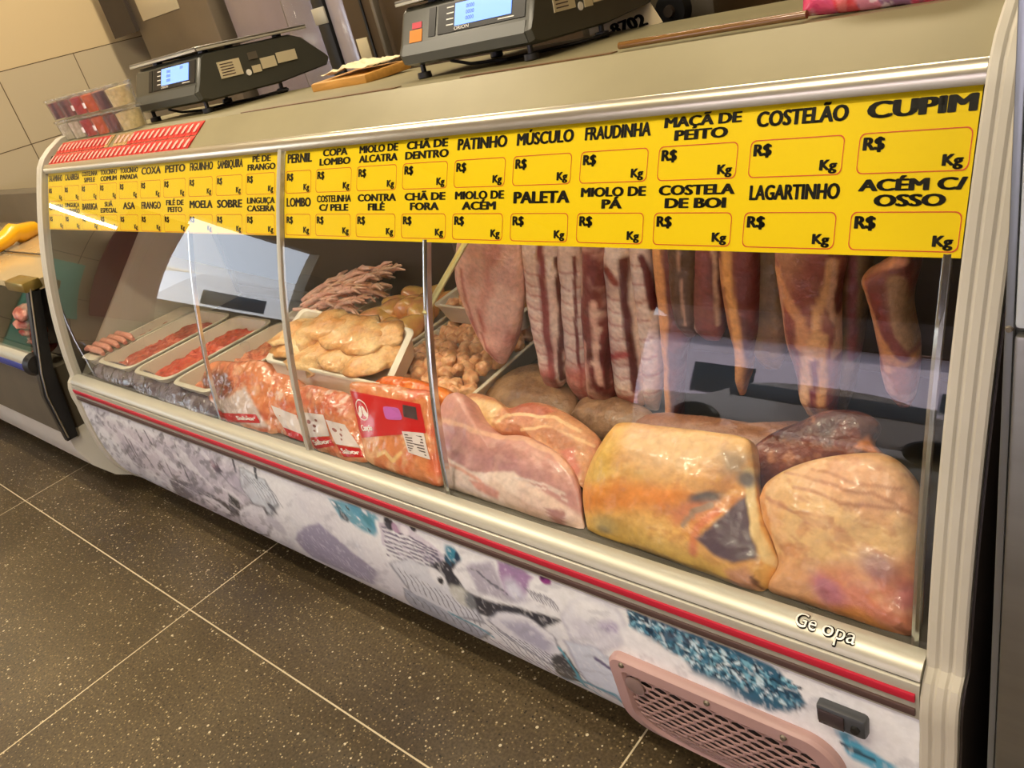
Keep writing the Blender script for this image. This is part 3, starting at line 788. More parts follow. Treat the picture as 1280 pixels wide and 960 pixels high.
for (x0, x1, k0, k1, lab) in ((XL + .004, -1.389, 0, 10, 'yellow price board on the left half of the glass, SALAMINHO to LINGUIÇA CASEIRA'),
                              (-1.374, XR - .004, 10, 20, 'yellow price board on the right half of the glass, PERNIL to ACÉM C/ OSSO')):
    bd = thing('price_board', lab, 'sign', ((x0 + x1) / 2, .81, .92), 'yellow price boards')
    sheet(x0, x1, .9215 if k0 else .925, 1.070, .0068, 'sheet', K['yellow'], bd)
    fn = lambda x, z: (x, G(z) + .0062, z)
    for k in range(k0, k1):
        xl = -2.592 + .12 * k; xr_ = xl + .105
        if k == 10: xl += .022
        for names, b0, b1, t0, t1 in ((ROW1, .997, 1.034, 1.037, 1.066), (ROW2, .9265, .9625, .965, .995)):
            mb = MB()
            def rr(ins, n=4):
                out = []
                for cx, cz, a0 in ((xr_ - ins, b1 - ins, 0), (xl + ins, b1 - ins, 90), (xl + ins, b0 + ins, 180), (xr_ - ins, b0 + ins, 270)):
                    r = .006; sx = 1 if a0 in (0, 270) else -1; sz = 1 if a0 in (0, 90) else -1
                    for q in range(n + 1):
                        a = radians(a0 + 90 * q / n); out.append((cx - sx * r + r * cos(a), cz - sz * r + r * sin(a)))
                return out
            def dense(loop, m=5):
                o2 = []
                for a, b_ in zip(loop, loop[1:] + loop[:1]):
                    for q in range(m): o2.append((a[0] + (b_[0] - a[0]) * q / m, a[1] + (b_[1] - a[1]) * q / m))
                return o2
            mb.loft([[fn(*p) for p in dense(rr(0))], [fn(*p) for p in dense(rr(.0009))]], caps=False)
            cell = mb.obj('price_cell', K['redink'], bd, smooth=0, recalc=False)
            lm = MB(); parts = names[k].split('|')
            if len(parts) == 1:
                put_text(lm, parts[0], fn, xl + .004, xr_ + .001, t0 + .010 , .0145, 'c', .03, 1.75)
            else:
                put_text(lm, parts[0], fn, xl + .004, xr_ + .001, t0 + .0165, .0105, 'c', .03, 1.75)
                put_text(lm, parts[1], fn, xl + .004, xr_ + .001, t0 + .0025, .0105, 'c', .03, 1.75)
            lm.obj('product_name', K['ink'], cell, smooth=0, recalc=False)
            lm = MB(); put_text(lm, 'R$', fn, xl + .004, xl + .036, b1 - .0155, .0115, 'l', .03, 1.15)
            lm.obj('currency_mark', K['ink'], cell, smooth=0, recalc=False)
            lm = MB(); put_text(lm, 'Kg', fn, xr_ - .036, xr_ - .005, b0 + .005, .0098, 'r', .03, 1.2)
            lm.obj('unit_mark', K['ink'], cell, smooth=0, recalc=False)
#@@PART2
# ================================================================== MEAT BUILDERS
class Plane:
    def __init__(s, p0, n):
        s.p0 = np.array(p0, float); n = np.array([0, n[0], n[1]], float); s.n = n / np.linalg.norm(n)
        s.e1 = np.array([1., 0, 0]); s.e2 = np.array([0, s.n[2], -s.n[1]])
    def P(s, px, py):
        r = ray(px, py); t = ((s.p0 - CAM) @ s.n) / (r @ s.n); q = CAM + r * t - s.p0
        return (q @ s.e1, q @ s.e2)
    def Ps(s, pts): return [s.P(*p) for p in pts]
    def W(s, u, v, h=0): return s.p0 + s.e1 * u + s.e2 * v + s.n * h

def pillow(pl, outline, hf, hb, N=240, M=56, pw=2.2, bump=.004, bscale=25, seed=0, sag=None, zmin=None, big=0):
    """closed lump over a star-shaped outline lying in a plane: returns MB, plane coords of every vertex, height function"""
    o2 = cr(list(outline) + [outline[0]], 8)[:-1]
    c = o2.mean(0)
    d = o2 - c; ang = np.arctan2(d[:, 1], d[:, 0]); rad = np.linalg.norm(d, axis=1)
    od = np.argsort(ang); ang = ang[od]; rad = rad[od]
    A = np.linspace(-pi, pi, N, endpoint=False)
    Rr = np.interp(A, np.r_[ang - 2 * pi, ang, ang + 2 * pi], np.r_[rad, rad, rad])
    rs = np.sin(np.linspace(0, pi / 2, M))[1:]
    def height(q, side=1):
        q = np.atleast_2d(q) - c
        r = np.linalg.norm(q, axis=1) / np.interp(np.arctan2(q[:, 1], q[:, 0]), np.r_[A - 2 * pi, A, A + 2 * pi], np.r_[Rr, Rr, Rr])
        b = np.clip(1 - np.clip(r, 0, 1) ** pw, 0, 1) ** .5
        h = b * (hf if side > 0 else hb)
        if sag is not None and side > 0: h = h + b * sag(q + c)
        nz = (fbm(np.c_[(q + c) * bscale, np.full(len(q), seed)], seed, 4) - .5) * 2 * bump
        nz = nz + (fbm(np.c_[(q + c) * bscale * .42, np.full(len(q), seed + 4.)], seed + 7, 3) - .5) * 2 * bump * big
        return h + nz * np.clip(b * 2, 0, 1)
    pts2 = []; hs = []
    for side in (1, -1):
        for r in (rs[::-1] if side < 0 else rs):
            if side < 0 and r == rs[-1]: continue
            q = c + np.c_[np.cos(A) * Rr * r, np.sin(A) * Rr * r]
            pts2.append(q); hs.append(height(q, side) * side)
    q2 = np.vstack([c[None]] + pts2 + [c[None]]); h2 = np.r_[height(c, 1), np.concatenate(hs), -height(c, -1)]
    V = np.array([pl.W(u, v, h) for (u, v), h in zip(q2, h2)])
    if zmin is not None: V[:, 2] = np.maximum(V[:, 2], zmin)
    nr = len(pts2); Fc = []
    for i in range(N):
        j = (i + 1) % N
        Fc.append((0, 1 + i, 1 + j))
        for k in range(nr - 1):
            a = 1 + k * N; b_ = a + N
            Fc.append((a + i, b_ + i, b_ + j, a + j))
        Fc.append((1 + (nr - 1) * N + i, len(V) - 1, 1 + (nr - 1) * N + j))
    mb = MB(); mb.add(V, Fc)
    return mb, q2, height

def hang(rows, y, th, n=90, seg=48, sq=2.6, bump=.004, bscale=22, seed=0, lean=0):
    """hanging slab: rows of (py, px_left, px_right) measured at distance y"""
    L_ = []
    for py, a, b_ in rows:
        p = at_y(a, py, y); q = at_y(b_, py, y); L_.append(((p[2] + q[2]) / 2, p[0], q[0]))
    L_.sort(key=lambda t: -t[0])
    z = np.array([t[0] for t in L_]); 
    zz_ = np.linspace(z[0], z[-1], n)
    def ip(k):
        c_ = cr([(t[0], t[k]) for t in L_], 8); return np.interp(zz_[::-1], c_[::-1, 0], c_[::-1, 1])[::-1]
    xa, xb = ip(1), ip(2)
    rings = []
    for i in range(n):
        cx = (xa[i] + xb[i]) / 2; hw = max((xb[i] - xa[i]) / 2, .002)
        t = i / (n - 1); e = min(1, (1 - t) * 7 + .25) * min(1, t * 8 + .3)
        ring = []
        for k in range(seg):
            a = 2 * pi * k / seg; cc, ss = cos(a), sin(a)
            ring.append((cx + hw * math.copysign(abs(cc) ** (2 / sq), cc), y + lean * t + th / 2 * e * math.copysign(abs(ss) ** (2 / sq), ss), zz_[i]))
        rings.append(ring)
    V = np.array(rings).reshape(-1, 3)
    nz = (fbm(V * bscale, seed, 4) - .5) * 2 * bump
    V[:, 1] += nz; V[:, 0] += (fbm(V * bscale + 9, seed + 3, 3) - .5) * bump
    mb = MB(); mb.loft([[tuple(p) for p in V[i * seg:(i + 1) * seg]] for i in range(n)])
    return mb, np.c_[V[:, 0], V[:, 2]]

MUS, MUSD, FATW, FATC, FATY, FATO = C(150, 70, 64), C(88, 38, 38), C(232, 206, 188), C(226, 186, 146), C(226, 178, 84), C(222, 148, 76)
PINK, SKIN = C(216, 150, 130), C(206, 140, 122)

# ------------------------------------------------------------------ big cuts on the deck
def top(mb, name, label, cat, mat_, cols, group=None, zfix=None):
    V = np.array(mb.v); b = np.array([V[:, 0].mean(), V[:, 1].mean(), V[:, 2].min()])
    o = mb.obj(name, mat_, loc=b, smooth=60, cols=cols)
    return tag(o, label, cat, group)

# pork leg: skin flap in front, cut face behind
pl = Plane((-.9, .722, .505), (-.80, .60))
leg = thing('raw_ham', 'raw pork leg cut with lilac skin flap and pale fat, beside the red chicken packet', 'meat', (-.9, .78, .5))
out = pl.Ps([(552, 506), (560, 494), (574, 491), (588, 503), (602, 524), (624, 543), (655, 545), (690, 562), (712, 583), (724, 612), (728, 645), (728, 664), (690, 655), (640, 638), (595, 622), (566, 610), (553, 585), (548, 545)])
mb, q, hfn = pillow(pl, out, .026, .05, pw=2.6, bump=.003, seed=1, zmin=.496, big=2.5)
cv = Canvas(q, C(206, 146, 134), .004, 30, 1)
P = pl.Ps
cv.poly(P([(540, 530), (560, 530), (600, 560), (660, 575), (700, 590), (730, 620), (735, 670), (700, 640), (640, 605), (590, 600), (540, 575)]), C(182, 132, 136), .02, .85)
cv.noise(24, .5, .75, C(160, 110, 118), .45, sx=.4, seed=2, ang=-20)
cv.poly(P([(540, 560), (566, 572), (600, 590), (640, 594), (690, 620), (740, 652), (740, 700), (540, 650)]), C(232, 208, 198), .003); cv.noise(50, .5, .7, C(220, 176, 160), .3, seed=11)
cv.poly(P([(618, 604), (650, 604), (690, 628), (700, 640), (670, 650), (640, 632)]), C(220, 190, 174), .004)
cv.poly(P([(596, 600), (616, 604), (632, 616), (628, 624), (606, 614)]), C(206, 128, 114), .004, .8); cv.line(P([(566, 580), (590, 590), (612, 602)]), .003, C(224, 166, 150), .8); cv.poly(P([(620, 592), (652, 590), (700, 622), (715, 640), (690, 640), (640, 612)]), C(236, 210, 196), .003)
cv.line(P([(655, 598), (690, 605), (712, 618)]), .002, C(226, 206, 200)); cv.line(P([(668, 606), (700, 612), (715, 630)]), .0016, C(226, 206, 200))
cv.poly(P([(690, 635), (712, 640), (708, 662), (695, 655)]), C(160, 112, 112), .003)
cv.line(P([(548, 516), (560, 525), (590, 534), (625, 545), (660, 548), (692, 564), (716, 590)]), .004, C(228, 176, 150))
cv.noise(9, .5, .75, C(206, 150, 132), .35, seed=7)
sk = mb.obj('skin_flap', K['fatmeat'], leg, smooth=60, cols=cv.c)
pl2 = Plane((-.9, .84, .585), (-.55, .83))
out = pl2.Ps([(574, 500), (592, 492), (622, 500), (640, 512), (668, 504), (700, 512), (735, 534), (750, 552), (744, 578), (730, 612), (712, 600), (690, 572), (655, 552), (622, 550), (596, 538), (580, 520)])
mb, q, _ = pillow(pl2, out, .028, .075, pw=2.4, bump=.006, bscale=20, seed=4, zmin=.497)
cv = Canvas(q, C(206, 146, 104), .006, 30, 3); P = pl2.Ps
cv.noise(18, .45, .7, C(186, 110, 82), .8, seed=5)
cv.poly(P([(585, 500), (640, 512), (625, 540), (600, 535), (582, 515)]), C(222, 180, 128), .006)
cv.poly(P([(640, 512), (668, 506), (702, 518), (690, 528), (650, 524)]), C(176, 96, 72), .006)
cv.line(P([(632, 536), (645, 528), (660, 526), (700, 528), (730, 542)]), .003, C(232, 186, 140)); cv.line(P([(660, 546), (690, 540), (720, 550), (745, 560)]), .0026, C(228, 182, 136))
cv.poly(P([(680, 545), (700, 541), (725, 556), (730, 572), (700, 565)]), C(182, 116, 82), .006); cv.line(P([(668, 505), (690, 500), (705, 514)]), .004, C(230, 190, 140))
cv.poly(P([(708, 568), (722, 566), (730, 590), (722, 605)]), C(196, 106, 84), .004)
mb.obj('cut_face', K['meat'], leg, smooth=60, cols=cv.c)

# beef cuts with yellow fat
pl = Plane((-.55, .722, .505), (-.80, .60))
out = pl.Ps([(735, 662), (730, 628), (732, 600), (746, 566), (764, 538), (780, 528), (830, 533), (890, 540), (934, 549), (942, 575), (946, 610), (955, 650), (970, 690), (974, 706), (962, 738), (950, 742), (880, 716), (810, 690), (758, 674)])
mb, q, _ = pillow(pl, out, .034, .10, pw=2.4, bump=.0045, bscale=24, seed=9, zmin=.496, big=3)
cv = Canvas(q, C(214, 150, 78), .006, 28, 9); P = pl.Ps
cv.noise(10, .4, .65, C(228, 184, 112), .8, seed=2, sx=.5); cv.noise(16, .5, .75, C(214, 132, 66), .55, seed=3)
cv.noise(22, .56, .68, C(232, 188, 120), .35, seed=31, sx=.25, sy=1.6, ang=12); cv.noise(60, .6, .7, C(188, 116, 56), .35, seed=33, sx=.5); cv.noise(40, .6, .7, C(236, 204, 150), .25, seed=35); cv.noise(90, .58, .66, C(176, 96, 40), .35, seed=37, sx=.4, ang=10)
cv.poly(P([(735, 600), (760, 545), (785, 545), (782, 590), (760, 612)]), C(214, 172, 84), .02, .8)
cv.poly(P([(790, 530), (900, 540), (935, 560), (930, 590), (850, 592), (790, 575)]), C(226, 182, 132), .02, .85)
cv.poly(P([(725, 610), (790, 600), (870, 610), (890, 625), (800, 640), (735, 640)]), C(222, 128, 48), .015, .75)
cv.poly(P([(735, 650), (790, 650), (900, 700), (950, 725), (930, 742), (820, 705), (745, 680)]), C(204, 168, 88), .015, .8)
cv.ell(*P([(893, 622)])[0], .02, .009, 20, C(100, 88, 84), .5); cv.ell(*P([(875, 640)])[0], .03, .012, 30, C(198, 118, 92), .5, .7); cv.line(P([(868, 655), (880, 640), (898, 632)]), .004, C(160, 130, 110))
cv.line(P([(880, 690), (884, 660), (905, 640)]), .006, C(206, 104, 76), .6, .7)
cv.poly(P([(925, 628), (940, 615), (942, 640), (950, 675), (955, 700), (932, 702), (905, 692), (884, 674), (902, 658)]), C(92, 74, 86), .004)
cv.noise(60, .55, .75, C(126, 104, 112), .0, seed=4)
cv.line(P([(938, 590), (940, 625), (950, 660), (962, 695), (975, 706)]), .006, C(226, 196, 142)); cv.ell(*P([(936, 600)])[0], .01, .01, 0, C(120, 112, 108), .5)
cv.poly(P([(910, 560), (936, 570), (934, 598), (912, 592)]), C(140, 124, 108), .012, .7)
cv.poly(P([(920, 710), (945, 706), (960, 735), (945, 742), (925, 732)]), C(196, 140, 106), .006)
cv.ell(*P([(762, 662)])[0], .012, .006, 0, C(120, 100, 80), .6); cv.ell(*P([(764, 655)])[0], .02, .012, 10, C(190, 170, 120), .6, .6)
cv.line(P([(950, 720), (962, 742)]), .003, C(120, 80, 60))
top(mb, 'beef_slab', 'beef cut covered in orange-yellow fat with one dark lean patch, right of the pork leg', 'meat', K['fatmeat'], cv.c, 'beef cuts on the deck')

out = pl.Ps([(950, 622), (960, 602), (990, 584), (1030, 572), (1080, 566), (1112, 570), (1140, 596), (1152, 632), (1152, 700), (1150, 770), (1146, 795), (1120, 794), (1060, 774), (1000, 752), (962, 738), (974, 706), (968, 680), (955, 650)])
mb, q, _ = pillow(pl, out, .032, .10, pw=2.4, bump=.005, bscale=26, seed=12, zmin=.496, big=2.6)
cv = Canvas(q, C(208, 146, 96), .006, 28, 12); P = pl.Ps
cv.noise(12, .4, .65, C(226, 186, 132), .8, seed=2, sx=.4); cv.noise(14, .5, .75, C(216, 138, 84), .5, seed=3, sx=.6)
cv.noise(20, .55, .66, C(230, 190, 140), .35, seed=41, sx=.22, sy=1.6, ang=-14); cv.noise(60, .6, .7, C(186, 110, 76), .35, seed=43, sx=.4, ang=-14); cv.noise(44, .6, .7, C(236, 200, 164), .25, seed=45); cv.noise(100, .57, .66, C(172, 96, 66), .35, seed=47, sx=.35, ang=-14)
cv.poly(P([(1000, 585), (1090, 566), (1140, 600), (1150, 650), (1100, 640), (1020, 615)]), C(224, 166, 132), .02, .7)
for pts in ([(985, 592), (1040, 606), (1100, 618), (1150, 646)], [(1000, 610), (1060, 628), (1140, 640)], [(1020, 588), (1080, 604), (1130, 612)], [(960, 618), (1000, 640), (1050, 648)]):
    cv.line(P(pts), .0022, C(176, 116, 84), .6, .7)
cv.poly(P([(1020, 720), (1060, 705), (1150, 700), (1150, 796), (1060, 778), (1040, 750)]), C(204, 118, 100), .02, .75)
cv.noise(34, .5, .72, C(232, 184, 140), .55, seed=5)
cv.ell(*P([(1040, 735)])[0], .022, .016, -30, C(176, 106, 128), .5, .8); cv.ell(*P([(1105, 705)])[0], .02, .014, -20, C(140, 110, 128), .6, .6); cv.ell(*P([(1138, 745)])[0], .014, .016, 0, C(176, 84, 104), .6, .7)
cv.poly(P([(1045, 755), (1075, 758), (1115, 785), (1100, 794), (1060, 778)]), C(202, 134, 66), .008, .8)
cv.poly(P([(952, 715), (985, 700), (1020, 715), (1030, 745), (1000, 752), (962, 738)]), C(216, 160, 116), .01, .8)
for k in range(6): cv.line(P([(1122 + k * 2, 780 - k), (1135 + k * 2, 790 + k * .5), (1148, 782 + k * 2)]), .0012, C(160, 100, 76), .5)
cv.line(P([(955, 606), (960, 640), (968, 690)]), .005, C(216, 150, 92))
top(mb, 'beef_slab', 'rosy tan beef cut at the right end of the deck, nearest the fluted post', 'meat', K['fatmeat'], cv.c, 'beef cuts on the deck')

# darker pieces behind
pl3 = Plane((-.5, .93, .60), (-.75, .66))
out = pl3.Ps([(940, 596), (940, 566), (962, 545), (1000, 528), (1034, 514), (1072, 514), (1098, 528), (1090, 552), (1108, 574), (1060, 580), (1010, 590), (972, 612), (950, 616)])
mb, q, _ = pillow(pl3, out, .03, .09, pw=2.4, bump=.008, bscale=26, seed=20, zmin=.50)
cv = Canvas(q, C(124, 66, 50), .006, 30, 20); P = pl3.Ps
cv.noise(24, .45, .65, C(76, 40, 36), .9, seed=2); cv.noise(40, .6, .75, C(190, 130, 96), .6, seed=3)
cv.poly(P([(1068, 516), (1098, 528), (1084, 556)]), C(90, 56, 50), .003); cv.ell(*P([(1040, 538)])[0], .012, .014, 0, C(70, 36, 34), .5)
cv.poly(P([(1075, 560), (1088, 545), (1108, 574)]), C(206, 130, 80), .004)
top(mb, 'beef_neck', 'dark brown dried-looking beef piece lying behind the two fatty slabs', 'meat', K['meat'], cv.c)
pl4 = Plane((-.8, 1.02, .545), (-.35, .94))
out = pl4.Ps([(768, 548), (780, 528), (830, 520), (900, 528), (960, 534), (1030, 535), (1040, 560), (1000, 572), (930, 575), (840, 568), (790, 560)])
mb, q, _ = pillow(pl4, out, .03, .045, pw=2.4, bump=.005, bscale=22, seed=23, zmin=.497)
cv = Canvas(q, C(156, 108, 84), .006, 28, 23); cv.noise(18, .45, .7, C(110, 70, 60), .8, seed=2, sx=.4); cv.noise(12, .55, .75, C(200, 160, 126), .6, seed=4)
top(mb, 'beef_shank', 'long brown beef shank lying behind the front slabs', 'meat', K['meat'], cv.c)
out = pl4.Ps([(598, 520), (612, 488), (650, 462), (690, 458), (715, 480), (722, 510), (700, 530), (650, 532)])
mb, q, _ = pillow(pl4, out, .035, .045, pw=2.4, bump=.005, bscale=22, seed=25, zmin=.497)
cv = Canvas(q, C(160, 122, 88), .006, 28, 25); cv.noise(16, .45, .7, C(112, 78, 58), .8, seed=2); cv.noise(14, .55, .75, C(196, 156, 116), .6, seed=4)
top(mb, 'pork_shoulder', 'tan pork shoulder lying behind the pork leg under the first ribs', 'meat', K['meat'], cv.c)
out = pl4.Ps([(715, 520), (730, 500), (770, 498), (810, 512), (818, 530), (790, 545), (745, 545)])
mb, q, _ = pillow(pl4, out, .03, .045, pw=2.4, bump=.005, bscale=22, seed=27, zmin=.497)
cv = Canvas(q, C(150, 116, 92), .006, 28, 27); cv.noise(16, .45, .7, C(104, 74, 62), .8, seed=2); cv.noise(14, .55, .75, C(190, 156, 130), .6, seed=4)
top(mb, 'pork_hock', 'greyish pork piece on the deck below the middle ribs', 'meat', K['meat'], cv.c)

# ------------------------------------------------------------------ hanging meat
def hook_part(mb_top, x, y, ztop, parent):
    m = MB(); pts = [(x, y, ztop - .02), (x, y + .004, ztop + .01), (x, 1.0 - .004, 1.03), (x, 1.0, 1.056), (x, 1.012, 1.05), (x, 1.013, 1.035)]
    m.tube(pts, .003, 8); return m.obj('hook', K['chrome'], parent)
def hanging(name, label, cat, rows, y, th, paint, group='meat hanging on the rail', **kw):
    mb, q = hang(rows, y, th, **kw)
    V = np.array(mb.v); zt = V[:, 2].max(); tp = V[V[:, 2] > zt - .004]
    xh = tp[:, 0].mean()
    o = thing(name, label, cat, (V[:, 0].mean(), y, V[:, 2].min()), group)
    cv = Canvas(q, (.5, .4, .4), .004, 30, kw.get('seed', 0))
    P = lambda pts: [(lambda w_: (w_[0], w_[2]))(at_y(a, b_, y)) for a, b_ in pts]
    paint(cv, P)
    mb.obj('flesh', K['meat'], o, smooth=60, cols=cv.c)
    hook_part(None, xh, y, zt, o)
    return o
def base(cv, c): cv.c[:] = c

def p_flank(cv, P):
    base(cv, C(228, 180, 164)); cv.noise(30, .5, .7, C(206, 136, 120), .8, seed=1, ang=60, sx=.4); cv.noise(24, .5, .75, C(244, 214, 198), .7, seed=2, ang=60, sx=.3)
    cv.line(P([(590, 250), (582, 320), (588, 360), (604, 410), (618, 440)]), .010, C(222, 176, 156), .4)
    cv.line(P([(586, 330), (592, 370), (608, 415)]), .004, C(176, 96, 84), .5); cv.line(P([(600, 320), (602, 370), (616, 425)]), .005, C(226, 184, 164))
    cv.line(P([(610, 380), (618, 425), (626, 446)]), .004, C(178, 100, 86)); cv.line(P([(575, 330), (582, 362)]), .003, C(150, 80, 74), .7, .6)
hanging('pork_belly', 'pink pork belly tapering to a point, leftmost of the hanging meat', 'meat',
        [(225, 588, 640), (270, 580, 646), (312, 574, 652), (345, 573, 655), (380, 583, 652), (415, 601, 646), (440, 615, 638), (453, 624, 632)], .97, .055, p_flank, seed=31)

def ribs(edge_pts, dark_pts, slope, seed, n=10, pinkbot=None):
    def f(cv, P):
        base(cv, C(232, 206, 192)); cv.noise(26, .5, .75, C(244, 228, 216), .7, seed=seed); cv.noise(20, .55, .75, C(214, 164, 150), .5, seed=seed + 1)
        x0, y0, x1, y1, wd = slope
        for k in range(n):
            t = k / (n - 1); x = x0 + (x1 - x0) * t; y = y0 + (y1 - y0) * t
            cv.line(P([(x, y), (x + wd * .5, y + wd * .25), (x + wd, y + wd * .35 - 4)]), .0022, C(186, 112, 108), .6, .6)
            cv.line(P([(x, y + 5), (x + wd * .5, y + 5 + wd * .25), (x + wd, y + wd * .35)]), .0025, C(246, 232, 222), .8, .7)
        for pts, wdt, col in dark_pts: cv.line(P(pts), wdt, col, .45)
        if pinkbot: cv.poly(P(pinkbot), C(196, 100, 96), .012, .8)
    return f
hanging('rib_rack', 'pale pork rib strip with a dark red edge, first of the hanging ribs', 'ribs',
        [(230, 664, 706), (315, 656, 702), (350, 660, 704), (400, 667, 706), (440, 676, 708), (470, 681, 708), (488, 684, 698)], .985, .05,
        ribs(None, [([(682, 250), (688, 330), (692, 400), (698, 440), (700, 480)], .008, C(140, 66, 66)), ([(702, 320), (706, 400), (708, 470)], .004, C(96, 44, 44))], (660, 330, 680, 470, 26), 3, 11, [(676, 455), (700, 450), (700, 490), (680, 490)]), seed=33)
hanging('rib_rack', 'wide pale rib strip with grey-pink membrane, second of the hanging ribs', 'ribs',
        [(230, 694, 736), (315, 692, 732), (400, 704, 737), (440, 708, 740), (470, 712, 744), (500, 722, 744)], 1.0, .05,
        ribs(None, [([(700, 250), (700, 330), (704, 390), (710, 436)], .011, C(170, 116, 108)), ([(726, 315), (730, 400), (738, 500)], .003, C(120, 56, 56))], (706, 330, 722, 480, 24), 5, 9, [(712, 450), (744, 450), (744, 505), (722, 505)]), seed=35)
def p_bone(cv, P):
    base(cv, C(124, 58, 58)); cv.noise(30, .5, .7, C(90, 40, 42), .8, seed=4); cv.noise(34, .58, .75, C(206, 160, 150), .7, seed=6)
    cv.line(P([(733, 320), (734, 360)]), .005, C(226, 190, 170)); cv.line(P([(752, 370), (754, 400), (757, 440), (762, 470)]), .006, C(220, 176, 160)); cv.line(P([(740, 420), (743, 470), (746, 500)]), .005, C(208, 160, 150))
    for y_ in (385, 405, 425, 445): cv.ell(*P([(756, y_)])[0], .008, .006, 20, C(230, 196, 178), .5)
    cv.ell(*P([(754, 490)])[0], .02, .014, 0, C(206, 160, 150), .6); cv.ell(*P([(748, 492)])[0], .008, .008, 0, C(150, 60, 66), .5); cv.line(P([(766, 330), (766, 420), (768, 480)]), .003, C(84, 38, 40))
hanging('backbone_strip', 'dark red backbone strip with white bone knobs, third from the left among the hanging ribs', 'ribs',
        [(230, 734, 764), (315, 733, 762), (360, 732, 760), (420, 734, 766), (470, 737, 769), (495, 738, 768), (508, 744, 758)], .99, .055, p_bone, seed=37)
hanging('rib_rack', 'rib strip crossed by pink bands, just right of the backbone strip', 'ribs',
        [(230, 760, 790), (315, 758, 790), (370, 762, 798), (420, 766, 804), (460, 770, 808), (495, 774, 808), (510, 780, 800)], 1.0, .05,
        ribs(None, [([(786, 320), (790, 380), (798, 430), (803, 480)], .007, C(96, 46, 46)), ([(766, 440), (792, 434)], .006, C(190, 96, 96)), ([(768, 330), (778, 345)], .008, C(150, 72, 66))], (762, 360, 774, 490, 28), 8, 9, [(772, 485), (806, 485), (800, 512), (778, 512)]), seed=39)
hanging('rib_rack', 'white rib strip with dark gaps, last of the pale hanging ribs', 'ribs',
        [(230, 790, 822), (315, 790, 820), (370, 798, 824), (420, 802, 828), (470, 806, 828), (510, 808, 824)], 1.01, .045,
        ribs(None, [([(812, 315), (818, 345), (824, 380)], .006, C(110, 50, 52))], (792, 322, 808, 480, 22), 11, 8), seed=41)
def p_fatstrip(cv, P):
    base(cv, C(112, 58, 52)); cv.noise(26, .5, .7, C(80, 40, 38), .8, seed=2)
    cv.line(P([(830, 250), (831, 320), (836, 380), (838, 450), (842, 560)]), .010, C(224, 160, 104), .35)
hanging('beef_strip', 'beef strip edged with a long orange fat band, right of the last pale ribs', 'meat',
        [(230, 820, 866), (315, 820, 866), (400, 828, 866), (440, 833, 856), (480, 835, 852), (530, 838, 850), (556, 840, 848)], 1.0, .05, p_fatstrip, seed=43)
def p_dark(c1, c2, lines, seed):
    def f(cv, P):
        base(cv, c1); cv.noise(30, .45, .7, c2, .8, seed=seed, sx=1.2, sy=.25); cv.noise(14, .58, .75, C(150, 106, 84), .5, seed=seed + 2)
        for pts, wdt, col in lines: cv.line(P(pts), wdt, col, .5)
    return f
hanging('beef_flank', 'narrow dark beef flank with grain, between the fat-edged strip and the broad dark flank', 'meat',
        [(230, 842, 880), (315, 838, 876), (370, 842, 874), (404, 850, 872), (420, 858, 868)], .99, .045,
        p_dark(C(96, 72, 58), C(60, 40, 36), [([(858, 260), (858, 330), (866, 400)], .002, C(190, 150, 130))], 4), seed=45)
hanging('beef_flank', 'broad flat dark red beef flank in the middle of the hanging beef', 'meat',
        [(230, 862, 910), (315, 858, 908), (370, 862, 908), (408, 870, 906), (424, 882, 900)], 1.0, .045,
        p_dark(C(136, 74, 68), C(96, 52, 50), [([(901, 250), (902, 330), (903, 400)], .003, C(206, 166, 138)), ([(866, 300), (868, 350), (876, 410)], .0018, C(210, 180, 160))], 6), seed=47)
hanging('beef_strip', 'dark beef strip with a curved orange fat seam, right of the broad flank', 'meat',
        [(230, 902, 954), (315, 902, 952), (370, 907, 950), (410, 916, 948), (440, 922, 942), (474, 924, 936), (492, 926, 932)], .99, .05,
        p_dark(C(116, 54, 52), C(80, 40, 40), [([(922, 250), (918, 320), (920, 360), (928, 400), (932, 450), (930, 490)], .008, C(222, 160, 96)), ([(908, 320), (914, 380), (924, 430)], .004, C(180, 120, 80))], 8), seed=49)
hanging('beef_flank', 'olive-brown beef flap with a dark bare side, left of the hanging shin', 'meat',
        [(230, 942, 984), (315, 942, 984), (370, 940, 986), (420, 940, 986), (446, 948, 980), (460, 956, 974)], 1.01, .045,
        p_dark(C(128, 104, 76), C(94, 72, 52), [([(952, 280), (950, 400)], .006, C(84, 44, 44))], 10), seed=51)
def p_shin(cv, P):
    base(cv, C(150, 78, 68)); cv.noise(22, .5, .7, C(96, 46, 44), .8, seed=3, sy=.4); cv.noise(20, .55, .75, C(196, 146, 112), .7, seed=5, sy=.4)
    for pts, wd, col in (([(978, 330), (990, 360), (1010, 390), (1012, 420)], .008, C(214, 150, 106)), ([(1048, 320), (1040, 360), (1030, 380), (1026, 430), (1024, 480)], .007, C(224, 166, 112)), ([(1050, 320), (1044, 365), (1050, 400), (1048, 440)], .003, C(226, 176, 140)),
                         ([(985, 350), (985, 400), (995, 440)], .004, C(206, 150, 120)), ([(1020, 430), (1016, 480), (1014, 510)], .009, C(226, 178, 140)), ([(1036, 410), (1036, 470), (1036, 510)], .006, C(222, 164, 110)), ([(1000, 430), (1000, 500)], .006, C(120, 80, 76)), ([(1028, 440), (1026, 500)], .005, C(120, 44, 50))):
        cv.line(P(pts), wd, col, .35)
hanging('beef_shin', 'long hanging beef shin with orange fat seams reaching down to the dark neck piece', 'meat',
        [(230, 972, 1056), (315, 972, 1058), (350, 976, 1052), (390, 982, 1050), (430, 988, 1050), (470, 1000, 1048), (500, 1006, 1046), (522, 1012, 1042)], .98, .06, p_shin, seed=53)
